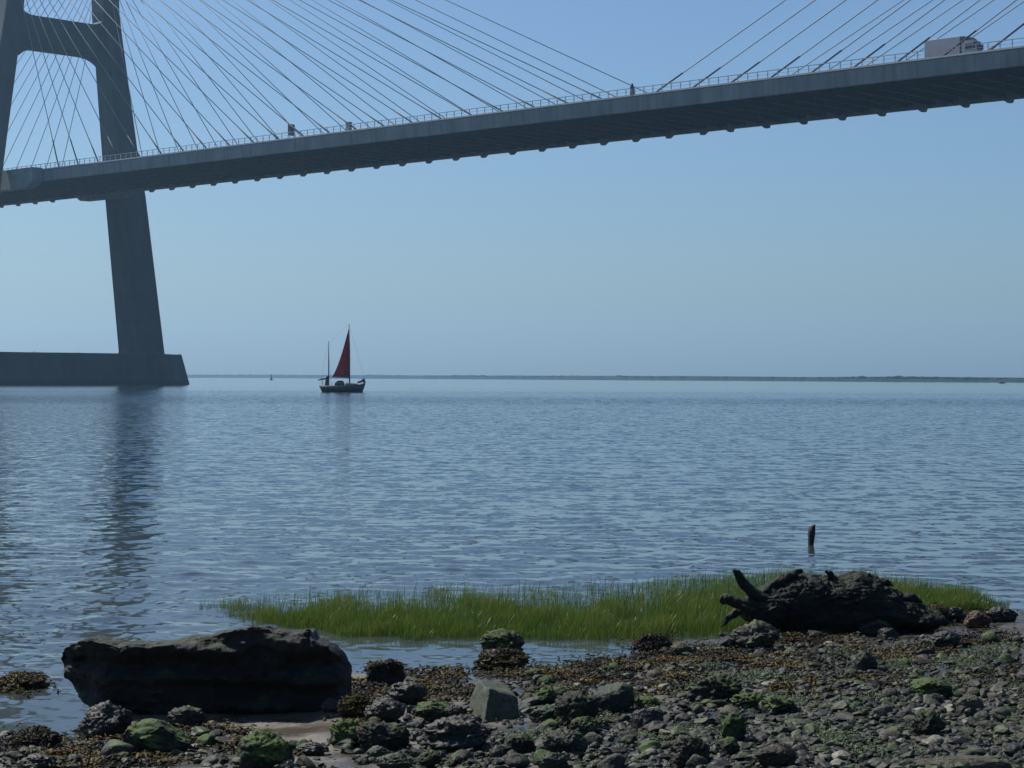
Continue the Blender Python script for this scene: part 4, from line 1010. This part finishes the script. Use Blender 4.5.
# ------------------------------------------------------------------ bladder wrack: tangles of small leathery fronds
def wrack(n, seed):
    r = np.random.default_rng(seed)
    C0 = [(20, 688, 34, 7, 1), (35, 745, 40, 10, 1), (70, 760, 60, 12, 1.4), (130, 735, 45, 10, 1), (215, 740, 40, 12, 1.4), (230, 748, 26, 7, 1), (150, 762, 40, 8, .8), (355, 712, 20, 14, 1.6), (370, 690, 30, 10, 1), (384, 672, 18, 7, 1.2), (430, 690, 32, 12, 1.6), (445, 675, 28, 8, 1), (500, 668, 34, 6, 1), (470, 694, 24, 8, 1), (560, 676, 60, 8, 2), (620, 668, 50, 9, 2), (560, 690, 40, 9, 1), (655, 645, 24, 9, 1.5), (700, 660, 55, 9, 2), (640, 690, 36, 9, 1.5), (670, 684, 40, 9, 1.3), (600, 684, 26, 8, .8), (720, 655, 40, 8, 1), (780, 665, 60, 10, 1.3), (805, 690, 34, 9, 1.6), (850, 655, 40, 8, .8), (900, 660, 40, 10, 1), (930, 650, 36, 8, .8), (880, 685, 40, 9, .9), (985, 640, 40, 9, .8), (800, 640, 60, 7, 1), (1000, 680, 40, 12, .7), (950, 615, 50, 10, 1.0), (290, 756, 30, 6, .2)]
    wts = np.array([q[4] * q[2] * q[3] for q in C0]); wts = wts / wts.sum()
    Vs = []; Fs = []; Ts = []; base = 0
    hz_ = np.array([(h[0], h[1], h[2]) for h in heroes_all])
    idx = r.choice(len(C0), size=n, p=wts)
    clumpN = {i: r.random(3) for i in range(len(C0))}
    CA = np.array(C0); PX = CA[idx, 0] + r.normal(0, .5, n) * CA[idx, 2]; PY = CA[idx, 1] + r.normal(0, .5, n) * CA[idx, 3]
    k = PY > 603; PX, PY = PX[k], PY[k]
    X, Y, Z = ground_np(PX, PY); Z = np.maximum(Z, -.004); n = len(X)
    lump = .050 * np.maximum(0, perlin(np.stack([X * 5, Y * 5, 0 * X + 4], 1), 77) + .2)
    L = r.uniform(.02, .062, n); wd = L * r.uniform(.2, .42, n); a = r.uniform(0, 6.28, n); el = r.normal(.15, .38, n)
    d = np.stack([np.cos(a) * np.cos(el), np.sin(a) * np.cos(el), np.sin(el)], 1); s_ = np.stack([-np.sin(a), np.cos(a), r.normal(0, .4, n)], 1)
    up = np.cross(d, s_); p = np.stack([X, Y, Z + lump + r.uniform(-.004, .012, n)], 1)
    L = L[:, None]; wd = wd[:, None]
    # fronds clinging to the wrack covered rocks
    for o in [q for q in C.objects if q.type == 'MESH' and q.data.materials and q.data.materials[0] == M_WRACK]:
        vv = np.array([v.co[:] for v in o.data.vertices]) + np.array(o.location); vn = np.array([v.normal[:] for v in o.data.vertices])
        kk = np.where(vn[:, 2] > .05)[0]; m_ = min(700, len(kk)); kk = r.choice(kk, m_, replace=False)
        p = np.concatenate([p, vv[kk] + vn[kk] * .006]); a2 = r.uniform(0, 6.28, m_)
        d2 = np.stack([np.cos(a2), np.sin(a2), r.normal(-.1, .4, m_)], 1); d2 /= np.linalg.norm(d2, axis=1)[:, None]
        s2 = np.cross(vn[kk], d2); d = np.concatenate([d, d2]); s_ = np.concatenate([s_, s2]); up = np.concatenate([up, np.cross(d2, s2)])
        L2 = r.uniform(.018, .045, m_)[:, None]; L = np.concatenate([L, L2]); wd = np.concatenate([wd, L2 * r.uniform(.22, .4, m_)[:, None]])
    X, Y, n = p[:, 0], p[:, 1], len(p)
    Vs = np.stack([p - d * L * .5, p - d * L * .1 + s_ * wd * .5, p + d * L * .4 + s_ * wd * .42, p + d * L * .55, p + d * L * .4 - s_ * wd * .42, p - d * L * .1 - s_ * wd * .5, p + up * wd * .3 + d * L * .1, p - up * wd * .3 + d * L * .1], 1).reshape(-1, 3)
    T8 = np.array([(j, (j + 1) % 6, 6) for j in range(6)] + [((j + 1) % 6, j, 7) for j in range(6)])
    Fs = (np.arange(n)[:, None, None] * 8 + T8[None]).reshape(-1, 3)
    tone = np.clip(.55 * r.random(n) + .5 * (perlin(np.stack([X * 2.3, Y * 2.3, 0 * X + 9], 1), 12) * 2.2 + .40), 0, 1)
    Ts = np.repeat(tone, 8)
    me = mesh_np('bladder_wrack', np.array(Vs), np.array(Fs))
    at = me.attributes.new('tone', 'FLOAT', 'POINT'); at.data.foreach_set('value', np.array(Ts, np.float32))
    m, N, L, B = tone_mat('wrack_frond', [(0, (0.008, 0.0065, 0.003)), (.4, (0.020, 0.0135, 0.004)), (.58, (0.060, 0.040, 0.005)), (.8, (0.135, 0.092, 0.008)), (.92, (0.060, 0.056, 0.010)), (1, (0.055, 0.032, 0.014))], .62, 40, .18)
    tag(link('bladder_wrack', me, m), 'brown and ochre seaweed lying in tangles along the tide line', 'seaweed', kind='stuff')
wrack(30000, 21)
def algae(n, seed):
    r = np.random.default_rng(seed)
    C0 = np.array([(935, 690, 34, 9), (900, 668, 26, 6), (960, 665, 30, 8), (985, 655, 22, 6), (1005, 650, 20, 5), (715, 688, 36, 8), (755, 702, 30, 7), (785, 706, 30, 7), (735, 728, 16, 14), (640, 706, 24, 6), (605, 700, 30, 7), (585, 718, 24, 9), (840, 655, 22, 5), (690, 735, 34, 5), (835, 745, 40, 6), (700, 668, 30, 4), (765, 678, 40, 5), (650, 740, 30, 5), (540, 740, 36, 6), (880, 755, 36, 5), (975, 745, 30, 5), (800, 732, 26, 5), (560, 690, 20, 5), (885, 700, 26, 5), (1010, 690, 22, 7)], float)
    w = C0[:, 2] * C0[:, 3]; idx = r.choice(len(C0), n, p=w / w.sum())
    X, Y, Z = ground_np(C0[idx, 0] + r.normal(0, .5, n) * C0[idx, 2], C0[idx, 1] + r.normal(0, .5, n) * C0[idx, 3])
    p = np.stack([X, Y, np.maximum(Z, 0) + r.uniform(.004, .030, n)], 1)
    a = r.uniform(0, 6.28, n); d = np.stack([np.cos(a), np.sin(a), r.normal(.1, .5, n)], 1); s_ = np.stack([-np.sin(a), np.cos(a), r.normal(0, .4, n)], 1)
    L = r.uniform(.012, .03, n)[:, None]; wd = L * .45
    V = np.stack([p - d * L * .5, p + s_ * wd * .5, p + d * L * .5, p - s_ * wd * .5, p + np.array([0, 0, .006])], 1).reshape(-1, 3)
    F = (np.arange(n)[:, None, None] * 5 + np.array([(0, 3, 4), (3, 2, 4), (2, 1, 4), (1, 0, 4)])[None]).reshape(-1, 3)
    me = mesh_np('green_algae', V, F)
    at = me.attributes.new('tone', 'FLOAT', 'POINT'); at.data.foreach_set('value', np.repeat(r.random(n), 5).astype(np.float32))
    m = tone_mat('algae_frond', [(0, (0.010, 0.019, 0.005)), (.6, (0.028, 0.048, 0.011)), (1, (0.06, 0.095, 0.02))], .6, 40, .3)[0]
    tag(link('green_algae', me, m), 'green algae coating the stones in ragged patches', 'algae', kind='stuff')
algae(16000, 33)

# ------------------------------------------------------------------ salt marsh grass standing in the shallows
def grass(n, seed):
    r = np.random.default_rng(seed)
    fr = [(190, 609), (225, 616), (255, 622), (300, 630), (340, 636), (420, 640), (560, 641), (650, 643), (700, 638), (760, 632), (860, 622), (930, 615), (985, 611), (1012, 606)]
    bk = [(190, 604), (230, 601), (300, 599), (400, 594), (500, 590), (600, 586), (700, 581), (760, 577), (860, 579), (930, 590), (985, 600), (1012, 604)]
    fxs, fys = zip(*fr); bxs, bys = zip(*bk)
    px = r.uniform(200, 1010, n * 2); t = r.random(n * 2)          # t: 0 front, 1 back (in ground distance)
    yf = FPX * EYE / (np.interp(px, fxs, fys) - hor(px)); yb = FPX * EYE / (np.interp(px, bxs, bys) - hor(px))
    Y0 = yf + .35 * perlin(np.stack([px * .03, px * 0, px * 0], 1), 4) + .2 * perlin(np.stack([px * .11, px * 0, px * 0 + 3], 1), 4)
    Y = Y0 + (yb - Y0) * t; X = (px - 512) / FPX * Y
    pat = fbm(np.stack([X * 2.3, Y * 1.6, X * 0], 1), 4, 55, .6) * 1.25
    dens = np.clip(1.3 - 2.0 * t + 1.1 * pat, .08 + .34 * np.clip((px - 620) / 120, 0, 1), 1.0) * np.clip(.25 + t * 14, 0, 1) * np.clip((px - 205) / 150, .07, 1) * np.clip((1012 - px) / 50, .1, 1) * np.where(t > .8, .65, 1)
    keep = r.random(len(px)) < dens * .9; X, Y, px, t, pat = X[keep], Y[keep], px[keep], t[keep], pat[keep]
    nb = len(X)
    h = (.06 + .105 * r.random(nb)) * (1 + .55 * pat) * (1 + .25 * (r.random(nb) < .06)) * np.clip((px - 170) / 110, .5, 1) * np.clip((1040 - px) / 60, .6, 1) * np.where(t < .06, .8, 1)
    wd = r.uniform(.0022, .0052, nb); a = r.uniform(0, 6.28, nb); lean = np.abs(r.normal(.16, .24, nb)); la = r.normal(.2, 1.3, nb)
    dx, dy = np.cos(la) * lean, np.sin(la) * lean
    sx, sy = np.cos(a) * wd * .5, np.sin(a) * wd * .5
    V = np.zeros((nb, 7, 3)); z0 = -.02
    for k, (s_, wk) in enumerate(((0, 1), (.4, .9), (.75, .6))):
        cx = X + dx * h * s_ ** 2; cy = Y + dy * h * s_ ** 2; cz = z0 + h * s_ * (1 - .2 * lean * s_)
        V[:, 2 * k] = np.stack([cx - sx * wk, cy - sy * wk, cz], 1); V[:, 2 * k + 1] = np.stack([cx + sx * wk, cy + sy * wk, cz], 1)
    V[:, 6] = np.stack([X + dx * h, Y + dy * h, z0 + h * (1 - .2 * lean)], 1)
    b = np.arange(nb)[:, None] * 7
    Q4 = np.concatenate([b + np.array([[0, 1, 3, 2]]), b + np.array([[2, 3, 5, 4]])]); T3 = b + np.array([[4, 5, 6]])
    me = mesh_np('marsh_grass', V.reshape(-1, 3), [Q4, T3])
    tone = np.clip(.45 + .6 * pat + r.normal(0, .25, nb), 0, 1)
    at = me.attributes.new('tone', 'FLOAT', 'POINT'); at.data.foreach_set('value', np.repeat(tone, 7).astype(np.float32))
    m, N, L, B = new_mat('grass_blade')
    a_ = N.new('ShaderNodeAttribute'); a_.attribute_name = 'tone'
    rp = N.new('ShaderNodeValToRGB'); e = rp.color_ramp.elements; e[0].color = (0.036, 0.080, 0.010, 1); e[1].color = (0.16, 0.15, 0.04, 1); e.new(.5).color = (0.075, 0.135, 0.013, 1); e.new(.85).color = (0.125, 0.17, 0.02, 1)
    L.new(a_.outputs['Fac'], rp.inputs[0]); L.new(rp.outputs[0], B.inputs['Base Color']); B.inputs['Roughness'].default_value = .42
    tr = N.new('ShaderNodeBsdfTranslucent'); L.new(rp.outputs[0], tr.inputs[0])
    mx = N.new('ShaderNodeMixShader'); mx.inputs[0].default_value = .45; L.new(B.outputs[0], mx.inputs[1]); L.new(tr.outputs[0], mx.inputs[2]); L.new(mx.outputs[0], N['Material Output'].inputs[0])
    tag(link('marsh_grass', me, m), 'bright green marsh grass growing in the shallow water behind the rocks', 'grass', kind='stuff')
grass(100000, 9)
